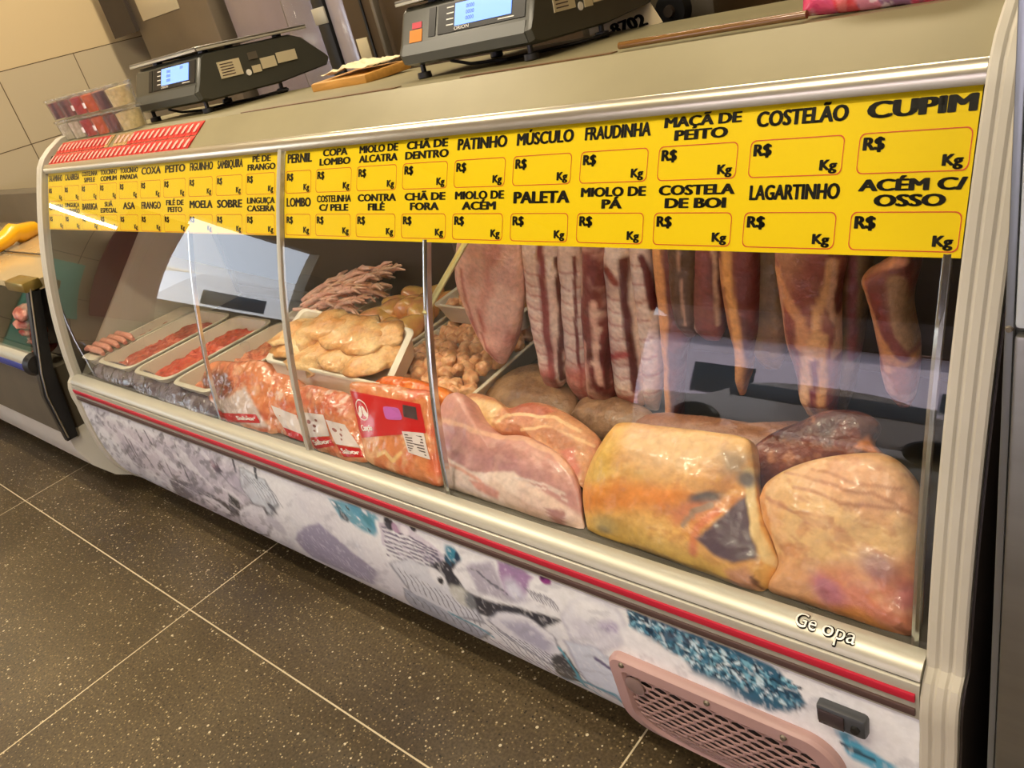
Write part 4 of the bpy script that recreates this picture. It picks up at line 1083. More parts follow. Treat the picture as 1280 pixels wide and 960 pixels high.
hanging('beef_flank', 'grey-brown beef flap hanging half behind the long shin', 'meat',
        [(230, 1046, 1092), (315, 1046, 1090), (380, 1046, 1084), (440, 1050, 1074), (490, 1044, 1064), (510, 1046, 1058)], 1.03, .045,
        p_dark(C(130, 104, 74), C(98, 74, 54), [([(1074, 300), (1072, 440)], .006, C(130, 62, 62))], 12), seed=55)
def p_leg(cv, P):
    base(cv, C(164, 92, 74)); cv.noise(22, .5, .7, C(116, 58, 52), .8, seed=3, sy=.4); cv.noise(20, .58, .75, C(200, 150, 110), .5, seed=5, sy=.4)
    for pts, wd, col in (([(1080, 338), (1096, 380), (1112, 420), (1120, 450)], .006, C(216, 150, 106)), ([(1082, 345), (1098, 395), (1102, 430)], .002, C(226, 190, 160)), ([(1120, 420), (1132, 440), (1144, 442)], .009, C(218, 150, 92)), ([(1130, 340), (1134, 390), (1142, 420)], .010, C(176, 134, 94)),
                         ([(1104, 360), (1122, 410), (1138, 436)], .007, C(136, 60, 56)), ([(1112, 460), (1122, 482), (1140, 490)], .008, C(206, 160, 150)), ([(1080, 336), (1110, 322), (1140, 314)], .006, C(196, 130, 96))):
        cv.line(P(pts), wd, col, .35)
hanging('beef_shin', 'bent beef shin with a pointed heel, rightmost of the hanging meat', 'meat',
        [(230, 1128, 1152), (300, 1126, 1152), (320, 1116, 1151), (333, 1096, 1149), (345, 1080, 1146), (362, 1085, 1142), (390, 1092, 1142), (430, 1100, 1148), (460, 1104, 1148), (490, 1114, 1144), (506, 1122, 1138)], .99, .06, p_leg, seed=57)

# ================================================================== TRAYS AND THEIR CONTENTS
def tray_from(corners, h, taper=.86, wall=.006, rc=.10, n=5):
    """corners: rim FL, FR, BR, BL (3-D); returns MB of a rounded tray hanging h below the rim"""
    fl, fr, br, bl = [np.array(c, float) for c in corners]
    def at(u, v): return (fl * (1 - u) * (1 - v) + fr * u * (1 - v) + br * u * v + bl * (1 - u) * v)
    nrm = np.cross(fr - fl, bl - fl); nrm /= np.linalg.norm(nrm)
    asp = np.linalg.norm(fr - fl) / np.linalg.norm(bl - fl)
    def loop(s, d):
        out = []
        ru = rc * min(1, 1 / asp); rv = rc * min(1, asp)
        for cu, cv_, a0 in ((1, 1, 0), (0, 1, 90), (0, 0, 180), (1, 0, 270)):
            sx = 1 if a0 in (0, 270) else -1; sy = 1 if a0 in (0, 90) else -1
            for k in range(n + 1):
                a = radians(a0 + 90 * k / n)
                u = cu - sx * ru + ru * cos(a); v = cv_ - sy * rv + rv * sin(a)
                u = .5 + (u - .5) * s; v = .5 + (v - .5) * s
                out.append(at(u, v) - nrm * d)
        return out
    w_ = wall / min(np.linalg.norm(fr - fl), np.linalg.norm(bl - fl)) * 2
    mb = MB()
    mb.loft([loop(taper, h), loop(1 - .02, .008), loop(1.015, .006), loop(1.02, .002), loop(1.0, 0), loop(1 - w_ * .9, .001), loop(1 - w_ * 1.1, .006), loop(taper - w_ * .8, h - wall)], caps=True)
    return mb, at, nrm
def tray(name, label, corners, h, **kw):
    mb, at, nrm = tray_from(corners, h, **kw)
    c = np.mean(np.array(corners), axis=0); c[2] -= h
    o = mb.obj(name, K['tray'], loc=c, smooth=40)
    return tag(o, label, 'tray', 'white trays in the case'), at, nrm

def lump_mesh(name, dims, colr, colr2, seed, n=14, amp=.25, mat_=None, freq=1.6):
    """small irregular piece centred at its base, used for countable pieces"""
    bm = bmesh.new(); bmesh.ops.create_icosphere(bm, subdivisions=3, radius=1)
    V = np.array([v.co[:] for v in bm.verts]); Fc = [[v.index for v in f.verts] for f in bm.faces]; bm.free()
    d = 1 + amp * 2 * (fbm(V * freq + seed * 7.7, seed, 3) - .5)
    V = V * d[:, None] * np.array(dims) / 2
    t = sstep(.35, .65, fbm(V / max(dims) * 5 + seed, seed + 9, 3))[:, None]
    cols = np.array(colr) * (1 - t) + np.array(colr2) * t
    me = bpy.data.meshes.new(name); me.from_pydata(V.tolist(), [], Fc)
    me.polygons.foreach_set('use_smooth', [True] * len(me.polygons))
    a = me.color_attributes.new('Col', 'FLOAT_COLOR', 'POINT'); cc = np.ones((len(V), 4)); cc[:, :3] = cols; a.data.foreach_set('color', cc.ravel())
    me.materials.append(mat_ or K['meat'])
    return me
def scatter(name, label, cat, group, meshes, at, nrm, nu, nv, dep, u=(.1, .9), v=(.1, .9), mound=.0, jit=.35, rotz=None, tilt=.5, seed=0, scale=(.85, 1.15)):
    r = random.Random(seed); out = []
    for j in range(nv):
        for i in range(nu):
            uu = u[0] + (u[1] - u[0]) * ((i + .5 + (.5 if j % 2 else 0) * .6 + r.uniform(-jit, jit)) / (nu + .3)); vv = v[0] + (v[1] - v[0]) * ((j + .5 + r.uniform(-jit, jit)) / nv)
            uu = min(max(uu, u[0]), u[1]); vv = min(max(vv, v[0]), v[1])
            mo = mound * (1 - (2 * abs(uu - .5)) ** 2) * (1 - (2 * abs(vv - .5)) ** 2)
            p = at(uu, vv) + nrm * (-dep + mo + r.uniform(-.004, .004))
            o = link(bpy.data.objects.new(name, r.choice(meshes))); o.location = p
            o.rotation_euler = (r.uniform(-tilt, tilt), r.uniform(-tilt, tilt), (rotz + r.uniform(-.5, .5)) if rotz is not None else r.uniform(0, 6.28))
            s = r.uniform(*scale); o.scale = (s, s, s)
            tag(o, label, cat, group); out.append(o)
    return out

# three long trays of red cuts at the far end
RIM = .556
def rect(x0, x1, y0, y1, z): return [(x0, y0, z), (x1, y0, z), (x1, y1, z), (x0, y1, z)]
redm = (C(170, 70, 54), C(196, 104, 80), C(120, 40, 36))
red2 = (C(190, 60, 40), C(206, 96, 66), C(132, 36, 28))
red3 = (C(196, 100, 66), C(214, 140, 104), C(150, 66, 48))
for (x0, x1, lab, ms, plab, gp, sd) in ((-2.585, -2.495, 'narrow white tray against the left end of the case', redm, 'dull red chopped meat heaped in the narrow leftmost tray', 'red cuts in the leftmost tray', 1),
                                        (-2.475, -2.265, 'second white tray from the left end, with red cuts', redm, 'dull red chopped meat heaped in the second tray from the left end', 'red cuts in the second tray', 2),
                                        (-2.235, -2.035, 'third white tray from the left end, holding bright red cuts', red2, 'bright red chopped meat heaped in the third tray from the left end', 'red cuts in the third tray', 3),
                                        (-2.005, -1.815, 'white tray half hidden behind the first bagged chicken', red3, 'orange-red chopped meat in the tray half hidden by the first bagged chicken', 'orange cuts behind the first bag', 4)):
    t_, at, nrm = tray('tray', lab, rect(x0, x1, .712, 1.06, RIM), .054, rc=.16)
    wx = (x1 - x0) / 2; pm = Plane(((x0 + x1) / 2, .886, RIM - .046), (0, 1))
    mb_, q_, _ = pillow(pm, [(-wx * .80, -.150), (0, -.158), (wx * .80, -.150), (wx * .84, 0), (wx * .80, .155), (0, .162), (-wx * .80, .155), (-wx * .84, 0)], .026, .001, N=160, M=40, pw=4, bump=.010, bscale=70, seed=sd, zmin=RIM - .047)
    cv = Canvas(q_, ms[0], .003, 60, sd); cv.noise(70, .42, .6, ms[1], .9, seed=2); cv.noise(90, .6, .7, ms[2], .8, seed=5)
    o_ = top(mb_, 'minced_meat', plab, 'meat', K['meat'], cv.c)
    o_['kind'] = 'stuff'
# pink tubes imitating a striped reflection in the glass at the left end
for k in range(5):
    m = MB(); y_ = .735 + k * .024
    m.tube([(-2.592, y_, .566), (-2.57, y_ + .003, .572), (-2.49, y_ + .003, .572), (-2.465, y_, .566)], [.006, .010, .010, .006], 12)
    V = np.array(m.v); cc = np.tile(C(216, 146, 126), (len(V), 1))
    top(m, 'reflected_stripe', 'pale red tube imitating a striped reflection, across the leftmost tray', 'reflected_stripe', K['meat'], cc, 'reflection stripes over the leftmost tray')

# tray of chicken fillets, tipped towards the glass
fl, fr, br = at_z(331, 449, .632), at_z(484, 483, .603), at_z(517, 411, .662)
bl = fl + (br - fr) * 1.0 + np.array([.02, .012, .0])
_old = tray_from
def tray_from(c, h, **k):
    mb, at, n_ = _old(c, h, **k)
    V = np.array(mb.v); nn = np.array([0, 0, 1.])
    m_ = len(V) // 8
    k_ = np.cross(np.array(c[1]) - np.array(c[0]), np.array(c[3]) - np.array(c[0])); k_ = k_ / np.linalg.norm(k_)
    for i, d in enumerate((h, .008, .006, .002, 0, .001, .006, h - .006)):
        V[i * m_:(i + 1) * m_] += (k_ - nn) * d
    mb.v = [tuple(v) for v in V]
    return mb, at, n_
t4, at4, n4 = tray('tray', 'white tray of yellow chicken fillets propped on the bagged chickens', [fl, fr, br, bl], .052, taper=.94, rc=.10)
tray_from = _old
fil = [lump_mesh('fillet', (.16, .095, .034), C(208, 146, 82), C(224, 184, 128), s + 20, amp=.55, mat_=K['meat'], freq=1.9) for s in range(3)]
for k, (u, v, rz, s) in enumerate(((.17, .40, .5, 1.0), (.40, .30, .8, 1.0), (.62, .32, .7, .95), (.80, .36, .9, .9), (.28, .70, .35, 1.1), (.52, .72, .3, 1.1), (.74, .70, .5, .95), (.08, .55, 1.2, .7))):
    p = at4(u, .10 + .86 * v) + n4 * (-.012 if k < 4 else -.004)
    o = link(bpy.data.objects.new('chicken_fillet', fil[k % 3])); o.location = p; o.rotation_euler = (.35, -.05, rz); o.scale = (s, s, s)
    tag(o, 'yellow skinless chicken fillet in the propped tray', 'chicken', 'chicken fillets in the propped tray')

# chicken feet
def foot_mesh(seed):
    r = random.Random(seed); m = MB()
    m.tube([(0, 0, .006), (.02, .002, .008), (.045, 0, .010), (.058, 0, .008)], [.0045, .0055, .006, .008], 10)
    for a in (-28, 0, 28):
        a = radians(a + r.uniform(-6, 6)); L_ = .040 + r.uniform(-.004, .006)
        m.tube([(.056, 0, .008), (.056 + L_ * .5 * cos(a), L_ * .5 * sin(a), .011), (.056 + L_ * cos(a), L_ * sin(a), .004)], [.0055, .0045, .002], 8)
    m.tube([(.050, 0, .008), (.040, .012, .004), (.034, .018, .002)], [.004, .0035, .0015], 8)
    V = np.array(m.v); t = sstep(.4, .6, fbm(V * 60 + seed, seed))[:, None]
    cols = C(246, 204, 176) * (1 - t) + C(236, 176, 152) * t
    me_o = m.obj('foot', K['meat'], smooth=60, cols=cols); me = me_o.data; bpy.data.objects.remove(me_o); return me
feet = [foot_mesh(s) for s in range(4)]
t5, at5, n5 = tray('tray', 'white tray heaped with chicken feet behind the fillet tray', [(-1.90, 1.02, .600), (-1.665, 1.02, .600), (-1.665, 1.23, .612), (-1.90, 1.23, .612)], .05)
scatter('chicken_paw', 'pale pink chicken foot heaped in the back tray', 'chicken foot', 'chicken feet in the back tray', feet, at5, n5, 6, 8, .004, u=(.0, .85), v=(.06, .9), mound=.035, rotz=.6, tilt=.35, seed=5, scale=(1.0, 1.3))
# yellow chicken joints
t6, at6, n6 = tray('tray', 'white tray of yellow chicken joints at the back, left of the diagonal stay', [(-1.62, 1.03, .575), (-1.40, 1.03, .575), (-1.40, 1.25, .59), (-1.62, 1.25, .59)], .05)
jm = [lump_mesh('joint', (.10, .065, .055), C(226, 178, 96), C(222, 150, 96), s + 40, amp=.2, mat_=K['bag'], freq=1.2) for s in range(3)]
scatter('chicken_joint', 'yellow skinned chicken joint in the back tray', 'chicken', 'chicken joints in the back tray', jm, at6, n6, 3, 4, .004, u=(.1, .95), v=(.1, .9), mound=.02, seed=6)
# giblets
t7, at7, n7 = tray('tray', 'long white tray of pale giblets beside the hanging pork belly', [(-1.385, .80, .565), (-1.075, .80, .565), (-1.105, 1.24, .572), (-1.40, 1.24, .572)], .055, rc=.10)
gm_ = [lump_mesh('giblet', (.040, .032, .028), C(214, 150, 106), C(226, 178, 132), s + 60, amp=.45, freq=2.2) for s in range(4)]
scatter('giblet', 'small pale pink giblet in the long tray', 'giblet', 'giblets in the long tray', gm_, at7, n7, 8, 14, .012, u=(.07, .93), v=(.04, .95), mound=.022, seed=7, tilt=1)
# far-right back tray of pale pieces behind the belly
t8, at8, n8 = tray('tray', 'white tray of giblets at the back under the diagonal stay', [(-1.37, 1.10, .64), (-1.10, 1.10, .64), (-1.10, 1.25, .65), (-1.37, 1.25, .65)], .05)
scatter('giblet', 'pale giblet in the raised back tray', 'giblet', 'giblets in the raised back tray', gm_, at8, n8, 7, 5, .01, seed=9, mound=.01, tilt=1)

# ------------------------------------------------------------------ bagged chickens and packet at the front
def bag(name, label, cat, px_out, y0, hf, hb, paint, seed, n=(-.80, .60), zb=.507, group=None, pw=2.4, bump=.007, matn='bag'):
    p_ = Plane((-1.4, y0, zb), n)
    o2 = p_.Ps(px_out)
    mb, q, hfn = pillow(p_, o2, hf, hb, pw=pw, bump=bump, bscale=34, seed=seed, zmin=.496)
    V = np.array(mb.v); b = np.array([V[:, 0].mean(), V[:, 1].mean(), V[:, 2].min()])
    th_ = thing(name, label, cat, b, group)
    cv = Canvas(q, (.5, .5, .5), .005, 30, seed); paint(cv, p_.Ps)
    mb.obj('contents', K[matn], th_, smooth=60, cols=cv.c)
    def on(u, v, d=.0012):
        return p_.W(u, v, float(hfn(np.array([[u, v]]))[0]) + d)
    return th_, p_, on
def patch(p_, on, corners_px, name, m, parent, nu=14, nv=8, d=.0012):
    """a label lying on the bag's surface (corners: tl, tr, br, bl in the photo)"""
    tl, tr, br_, bl_ = [np.array(p_.P(*c)) for c in corners_px]
    mb = MB(); vs = []
    for j in range(nv + 1):
        for i in range(nu + 1):
            u = i / nu; v = j / nv
            q = tl * (1 - u) * (1 - v) + tr * u * (1 - v) + br_ * u * v + bl_ * (1 - u) * v
            vs.append(on(q[0], q[1], d))
    fs = [(j * (nu + 1) + i, j * (nu + 1) + i + 1, (j + 1) * (nu + 1) + i + 1, (j + 1) * (nu + 1) + i) for j in range(nv) for i in range(nu)]
    mb.add(vs, fs)
    o = mb.obj(name, m, parent, smooth=60, recalc=False)
    def fn(x, z, dd=.0007):     # x,z in 0..1 of the label (z up)
        q = tl * (1 - x) * z + tr * x * z + br_ * x * (1 - z) + bl_ * (1 - x) * (1 - z)
        return on(q[0], q[1], d + dd)
    return o, fn
LABW = mat('label_white', C(222, 208, 204), .25, coat=.4); LABR = mat('label_red', C(196, 30, 34), .25, coat=.4); LETW = mat('label_lettering', C(240, 226, 220), .3)
LABK = mat('label_ink', C(70, 50, 52), .4)
def chick(dark=None, lab=None):
    def f(cv, P):
        cv.c[:] = C(216, 132, 90); cv.noise(26, .45, .65, C(196, 92, 66), .8, seed=2); cv.noise(30, .5, .7, C(232, 178, 140), .7, seed=4); cv.noise(50, .62, .75, C(236, 214, 196), .6, seed=6)
        if dark: cv.poly(P(dark), C(104, 52, 48), .012, .85)
        if lab: cv.poly(P(lab), C(214, 196, 188), .006, .9)
    return f
b1, p1, on1 = bag('bagged_chicken', 'bagged raw chicken with dark blotch and red-banded label, first from the left behind the glass', 'bagged chicken',
    [(254, 474), (260, 458), (274, 451), (300, 452), (322, 450), (336, 456), (346, 478), (350, 505), (352, 530), (344, 546), (316, 540), (286, 530), (268, 512), (258, 494)], .722, .026, .07,
    chick([(256, 470), (278, 462), (296, 470), (304, 488), (296, 505), (275, 496), (262, 490)], [(272, 502), (300, 498), (318, 484), (332, 512), (342, 536), (300, 530), (280, 522)]), 71, group='bagged chickens along the glass')
o, fn = patch(p1, on1, [(282, 517), (330, 519), (334, 530), (290, 528)], 'label', LABR, b1); l_ = MB(); put_text(l_, 'Sabor', lambda x, z: fn(x, z), .45, .95, .3, .42, 'c', .02, .5); l_.obj('lettering', LETW, o, smooth=0, recalc=False)
kn = MB(); kp = at_y(310, 440, .80); kn.loft([[tuple(kp + np.array([r_ * cos(a) * .8, r_ * sin(a) * .5, h_])) for a in np.linspace(0, 2 * pi, 10, endpoint=False)] for r_, h_ in ((.012, -.03), (.005, -.012), (.012, .004), (.02, .02), (.017, .024))]); kn.obj('knotted_top', K['film'], b1)
b2, p2, on2 = bag('bagged_chicken', 'bagged raw chicken squeezed behind the aluminium glass joint, second from the left', 'bagged chicken',
    [(320, 474), (326, 460), (342, 462), (360, 468), (376, 478), (388, 500), (396, 530), (394, 556), (384, 562), (360, 552), (344, 540), (330, 512)], .735, .024, .06, chick(), 73, group='bagged chickens along the glass')
o, fn = patch(p2, on2, [(352, 508), (380, 520), (392, 552), (366, 542)], 'label', LABW, b2)
o2, fn2 = patch(p2, on2, [(364, 535), (384, 543), (390, 554), (368, 546)], 'label_band', LABR, b2, d=.0022)
b3, p3, on3 = bag('bagged_chicken', 'bagged raw chicken with two chef-hat shaped white labels, left of the red packet', 'bagged chicken',
    [(374, 486), (388, 481), (412, 486), (438, 494), (450, 520), (458, 556), (462, 578), (446, 582), (420, 574), (398, 566), (386, 548), (380, 516)], .722, .026, .07, chick(), 75, group='bagged chickens along the glass')
for (cs, bs, tt) in (([(386, 516), (418, 520), (424, 546), (394, 548)], [(395, 548), (424, 547), (430, 558), (402, 562)], 'Sabor'), ([(420, 526), (442, 532), (456, 560), (432, 556)], [(432, 557), (456, 561), (460, 572), (440, 572)], 'Sabor')):
    o, fn = patch(p3, on3, cs, 'label', LABW, b3)
    im = MB()
    for (x, z, r_) in ((.30, .62, .09), (.52, .45, .07), (.66, .70, .06), (.45, .25, .05)):
        im.add([fn(x + r_ * cos(a), z + r_ * sin(a)) for a in np.linspace(0, 2 * pi, 10, endpoint=False)], [tuple(range(10))])
    im.obj('picture', mat('label_picture', C(150, 90, 86), .4), o, smooth=0, recalc=False)
    o, fn = patch(p3, on3, bs, 'label_band', LABR, b3); l_ = MB(); put_text(l_, tt, lambda x, z: fn(x, z), .12, .92, .3, .46, 'c', .02, .5); l_.obj('lettering', LETW, o, smooth=0, recalc=False)
def p_pack(cv, P):
    cv.c[:] = C(216, 132, 84); cv.noise(26, .45, .65, C(206, 90, 60), .8, seed=2); cv.noise(30, .5, .7, C(232, 186, 140), .7, seed=4)
    cv.line(P([(480, 570), (490, 564), (500, 576), (510, 566)]), .004, C(236, 190, 130))
b4, p4, on4 = bag('chicken_packet', 'large red printed packet of chicken pieces standing against the glass', 'packet',
    [(438, 480), (446, 477), (480, 480), (515, 486), (538, 490), (541, 520), (546, 560), (552, 598), (550, 608), (530, 603), (490, 590), (462, 578), (456, 560), (447, 520)], .712, .018, .05, p_pack, 77, pw=4, bump=.003)
o, fn = patch(p4, on4, [(442, 489), (532, 506), (538, 542), (458, 548)], 'printed_front', LABR, b4, 20, 10)
em = MB()
pts = [(.06 + .10 + .10 * cos(a), .60 + .24 * sin(a)) for a in np.linspace(0, 2 * pi, 24, endpoint=False)]
inn_ = [(.16 + .09 * cos(a), .60 + .21 * sin(a)) for a in np.linspace(0, 2 * pi, 24, endpoint=False)]
em.loft([[fn(*p) for p in pts], [fn(*p) for p in inn_]], caps=False)
for cx, tl_ in ((.125, -.03), (.20, .03)):
    em.add([fn(cx + (.028 + .012 * (sin(a) < 0)) * cos(a) - tl_ * sin(a) * .6, .56 + .13 * sin(a)) for a in np.linspace(0, 2 * pi, 16, endpoint=False)], [tuple(range(16))])
put_text(em, 'Canção', lambda x, z: fn(x, z), .06, .34, .14, .13, 'l', .02, .35)
em.obj('emblem', LETW, o, smooth=0, recalc=False)
pu = MB(); pu.add([fn(.62 + (.15 - .03 * cos(2 * a)) * cos(a), .58 + .22 * sin(a) * (1 + .2 * cos(2 * a))) for a in np.linspace(0, 2 * pi, 24, endpoint=False)], [tuple(range(24))]); pu.obj('lilac_patch', mat('lilac_print', C(190, 96, 176), .3), o, smooth=0, recalc=False)
o, fn = patch(p4, on4, [(512, 540), (536, 542), (544, 575), (520, 566)], 'data_label', LABW, b4, d=.002); l_ = MB()
for k in range(7): l_.add([fn(.1, .1 + k * .12), fn(.9, .1 + k * .12), fn(.9, .15 + k * .12), fn(.1, .15 + k * .12)], [(0, 1, 2, 3)])
l_.obj('fine_print', LABK, o, smooth=0, recalc=False)
o, fn = patch(p4, on4, [(513, 507), (528, 510), (530, 526), (514, 522)], 'stamp', LABK, b4, 6, 5, d=.002)
def p_orange(cv, P):
    cv.c[:] = C(222, 104, 26); cv.noise(26, .45, .65, C(232, 140, 50), .8, seed=2); cv.noise(40, .55, .7, C(196, 70, 20), .7, seed=4)
bag('bagged_chicken', 'bag of bright orange seasoned chicken behind the red packet', 'bagged chicken',
    [(468, 478), (484, 470), (512, 472), (540, 480), (560, 488), (566, 506), (556, 530), (530, 520), (500, 500), (476, 492)], .80, .024, .05, p_orange, 79, zb=.55, group='bagged chickens along the glass')
# clear bags of dark liver in front of the far trays
def p_clear(cv, P):
    cv.c[:] = C(112, 100, 110); cv.noise(20, .45, .65, C(84, 72, 84), .8, seed=2); cv.noise(30, .55, .7, C(150, 140, 150), .7, seed=4)
for k, (o_, lab) in enumerate((([(116, 460), (128, 452), (150, 454), (170, 464), (172, 476), (160, 484), (138, 478), (122, 472)], 'clear bag of greyish meat nearest the left end post'),
                              ([(158, 470), (170, 462), (190, 466), (204, 478), (204, 492), (190, 496), (170, 488)], 'shiny clear bag of greyish meat, second from the left end post'),
                              ([(190, 484), (206, 474), (228, 482), (240, 494), (240, 508), (222, 510), (200, 500)], 'clear bag of lilac-grey meat, third from the left end post'),
                              ([(226, 498), (238, 490), (254, 492), (270, 504), (272, 518), (256, 522), (236, 514)], 'clear bag of lilac-grey meat touching the first bagged chicken'))):
    bag('meat_bag', lab, 'bag', o_, .700, .010, .012, p_clear, 90 + k, n=(-.70, .71), zb=.507, group='clear bags along the glass at the left', pw=2.2, bump=.005)

# ================================================================== THINGS ON TOP OF THE CASE
TOPZ = lambda y: 1.134 - .05036 * (y - .953)
SCD = mat('scale_plastic', C(66, 66, 58), .35, var=.05, vscale=20); SCL = mat('scale_front_lit', C(80, 82, 78), .4)  # front colour lighter than the housing, for light caught by its slope
LCD = mat('scale_screen', C(120, 160, 230), .2, emit=C(120, 160, 245), estr=1.1)
STK = mat('sticker_paper', C(206, 192, 156), .5); ORG = mat('orange_sticker', C(226, 130, 20), .5)
WHT = mat('white_ink', C(236, 232, 220), .5)
def make_scale(label, loc, S, stickers=True):
    """local: x across the front, y back, z up from the feet"""
    W, D = .33, .40
    t = thing('weighing_scale', label, 'scale', (0, 0, 0), 'weighing scales on the case')
    side = [(0.0, .030), (-.006, .048), (.004, .064), (.028, .118), (.040, .126), (.285, .126), (.318, .114), (.376, .064), (.384, .054), (.372, .038), (.22, .024), (.02, .024)]
    mb = MB(); rings = []
    for x, ins in ((0, .010), (.004, .003), (.010, 0), (W - .010, 0), (W - .004, .003), (W, .010)):
        c0 = (.19, .075)
        rings.append([(x, c0[0] + (y - c0[0]) * (1 - ins * 2.2), c0[1] + (z - c0[1]) * (1 - ins * 8)) for y, z in side])
    mb.loft(rings).obj('housing', SCD, t, smooth=30)
    fmb = MB(); fmb.loft([[(x, y, z) for y, z in ((-.0075, .046), (-.0015, .030), (.004, .030), (.004, .062), (.0025, .0645))] for x in (.012, W - .012)]).obj('lower_front', SCL, t, smooth=30)
    d = np.array([.024, .054]); d /= np.linalg.norm(d); nr = np.array([-d[1], d[0]])
    def fr(x, s, off=.0015): return (x, .004 + d[0] * s + nr[0] * off, .064 + d[1] * s + nr[1] * off)
    def quad(x0, x1, s0, s1, off, name, m, par):
        q = MB(); q.loft([[fr(x0, s0, 0), fr(x1, s0, 0), fr(x1, s1, 0), fr(x0, s1, 0)], [fr(x0, s0, off), fr(x1, s0, off), fr(x1, s1, off), fr(x0, s1, off)]]); return q.obj(name, m, par, smooth=0)
    dp = quad(.105, .315, .006, .056, .0015, 'display_panel', K['black'], t)
    quad(.150, .285, .015, .053, .0028, 'screen', LCD, dp)
    l = MB(); put_text(l, 'ORION', lambda x, z: fr(x, z, .0032), .150, .205, .0075, .0062, 'l', .0, 1.3); l.obj('maker_lettering', WHT, dp, smooth=0, recalc=False)
    l = MB()
    for k, tx in enumerate(('0000', '0000', '0000')): put_text(l, tx, lambda x, z: fr(x, z, .0034), .178, .215, .041 - k * .010, .0065, 'l', 0, 1.1)
    put_text(l, '000', lambda x, z: fr(x, z, .0034), .245, .275, .043, .0065, 'l', 0, 1.1)
    l.obj('digits', mat('lcd_ink', C(60, 84, 150), .4), dp, smooth=0, recalc=False)
    l = MB()
    for k in range(4): l.add([fr(.128, .018 + k * .010, .0022), fr(.146, .018 + k * .010, .0022), fr(.146, .020 + k * .010, .0022), fr(.128, .020 + k * .010, .0022)], [(0, 1, 2, 3)])
    l.add([fr(.255, .0095, .0022), fr(.292, .0095, .0022), fr(.292, .0112, .0022), fr(.255, .0112, .0022)], [(0, 1, 2, 3)])
    l.obj('legend', WHT, dp, smooth=0, recalc=False)
    quad(.080, .098, .006, .056, .0012, 'key_strip', K['black'], t)
    if stickers:
        quad(.028, .062, .002, .024, .001, 'orange_sticker', ORG, t); quad(.034, .060, .026, .037, .001, 'red_sticker', K['red'], t)
    # right side stickers
    def sd(y0, y1, z0, z1, name, m, off=.002):
        q = MB(); q.box(W - .001, W + off, y0, y1, z0, z1); return q.obj(name, m, t, smooth=0)
    a = sd(.065, .125, .064, .100, 'data_label', STK); l = MB()
    for k in range(5): l.add([(W + .0024, .070, .069 + k * .006), (W + .0024, .105, .069 + k * .006), (W + .0024, .105, .071 + k * .006), (W + .0024, .070, .071 + k * .006)], [(0, 1, 2, 3)])
    l.obj('fine_print', LABK, a, smooth=0, recalc=False)
    sd(.150, .176, .090, .106, 'port', K['steel_dull']); sd(.152, .176, .060, .076, 'seal_label', STK); sd(.180, .222, .064, .088, 'check_label', STK); sd(.227, .285, .068, .092, 'blank_label', STK)
    dm = MB(); dm.tube([(W - .001, .140, .064), (W + .002, .140, .064)], .007, 14); dm.obj('round_seal', WHT, t)
    # platform
    p = MB(); p.box(-.006, W + .004, .022, .335, .136, .1405, .0018); pf = p.obj('weighing_plate', K['steel'], t)
    lip = MB(); lip.box(-.006, W + .004, .022, .027, .131, .1365, .001); lip.box(-.006, -.002, .022, .335, .131, .1365, .001); lip.box(W, W + .004, .022, .335, .131, .1365, .001); lip.obj('plate_lip', K['alu'], pf)
    for x, y in ((.05, .07), (W - .05, .07), (.05, .28), (W - .05, .28)):
        q = MB(); q.tube([(x, y, .12), (x, y, .138)], .012, 10); q.obj('plate_support', K['black'], t)
    for x, y in ((.030, .022), (W - .030, .022), (.030, .235), (W - .030, .235)):
        q = MB(); q.lathe([(.005, .030), (.005, .012), (.013, .011), (.014, .002), (.012, 0)], (x, y, 0), 14); q.obj('foot', K['black'], t)
    q = MB(); q.tube([(.10, .03, .022), (.14, .04, .010), (.22, .05, .006), (.30, .16, .005), (.32, .24, .006)], .003, 8); q.obj('cable', K['black'], t)
    t.location = loc; t.scale = (S, S, S); t.rotation_euler = (-.05, 0, 0)
    return t
ya = 1.085; s1 = make_scale('grey weighing scale at the left, beside the stacked plastic tubs', (-2.345, ya, TOPZ(ya)), 1.09, False)
yb = 1.045; s2 = make_scale('grey weighing scale at the right, its screen cut by the top of the photo', (-1.18, yb, TOPZ(yb)), .945)

# sachets in two rows on the sloped ledge face
def ledge_pt(x, s, off=.0015):      # s along the slope from the bottom edge
    a = np.array([.878, 1.086]); b = np.array([.953, 1.134]); d = (b - a) / np.linalg.norm(b - a); n = np.array([-d[1], d[0]])
    q = a + d * s + n * off; return (x, q[0], q[1])
SR = mat('sachet_red', C(206, 44, 40), .35, coat=.3); SW = mat('sachet_white', C(232, 170, 156), .4); SG = mat('sachet_foil', C(236, 200, 140), .25, .6)
def make_sachet(m, lab, grp):
    t = thing('seasoning_sachet', lab, 'sachet', (0, 0, 0), grp)
    w_, h_ = .0255, .040
    b = MB(); rings = []
    for s_, f_ in ((0, .15), (.004, .3), (.02, 1), (.036, .3), (.040, .15)):
        rings.append([ledge_pt(x, s_, .0008) for x in (-w_ / 2, w_ / 2)] + [ledge_pt(x, s_, .001 + .003 * f_) for x in (w_ / 2, 0, -w_ / 2)])
    b.loft(rings)
    V = np.array(b.v); V -= np.array(ledge_pt(0, 0, 0)); b.v = [tuple(v) for v in V]
    b.obj('packet', m, t, smooth=50)
    l = MB(); vs = [(-.006, .007), (.006, .007), (.005, .020), (.007, .024), (.003, .031), (-.003, .031), (-.007, .024), (-.005, .020)]
    P0 = np.array(ledge_pt(0, 0, 0)); l.add([np.array(ledge_pt(x, s_, .0048)) - P0 for x, s_ in vs], [tuple(range(8))]); l.obj('printed_figure', SW, t, smooth=0, recalc=False)
    return t
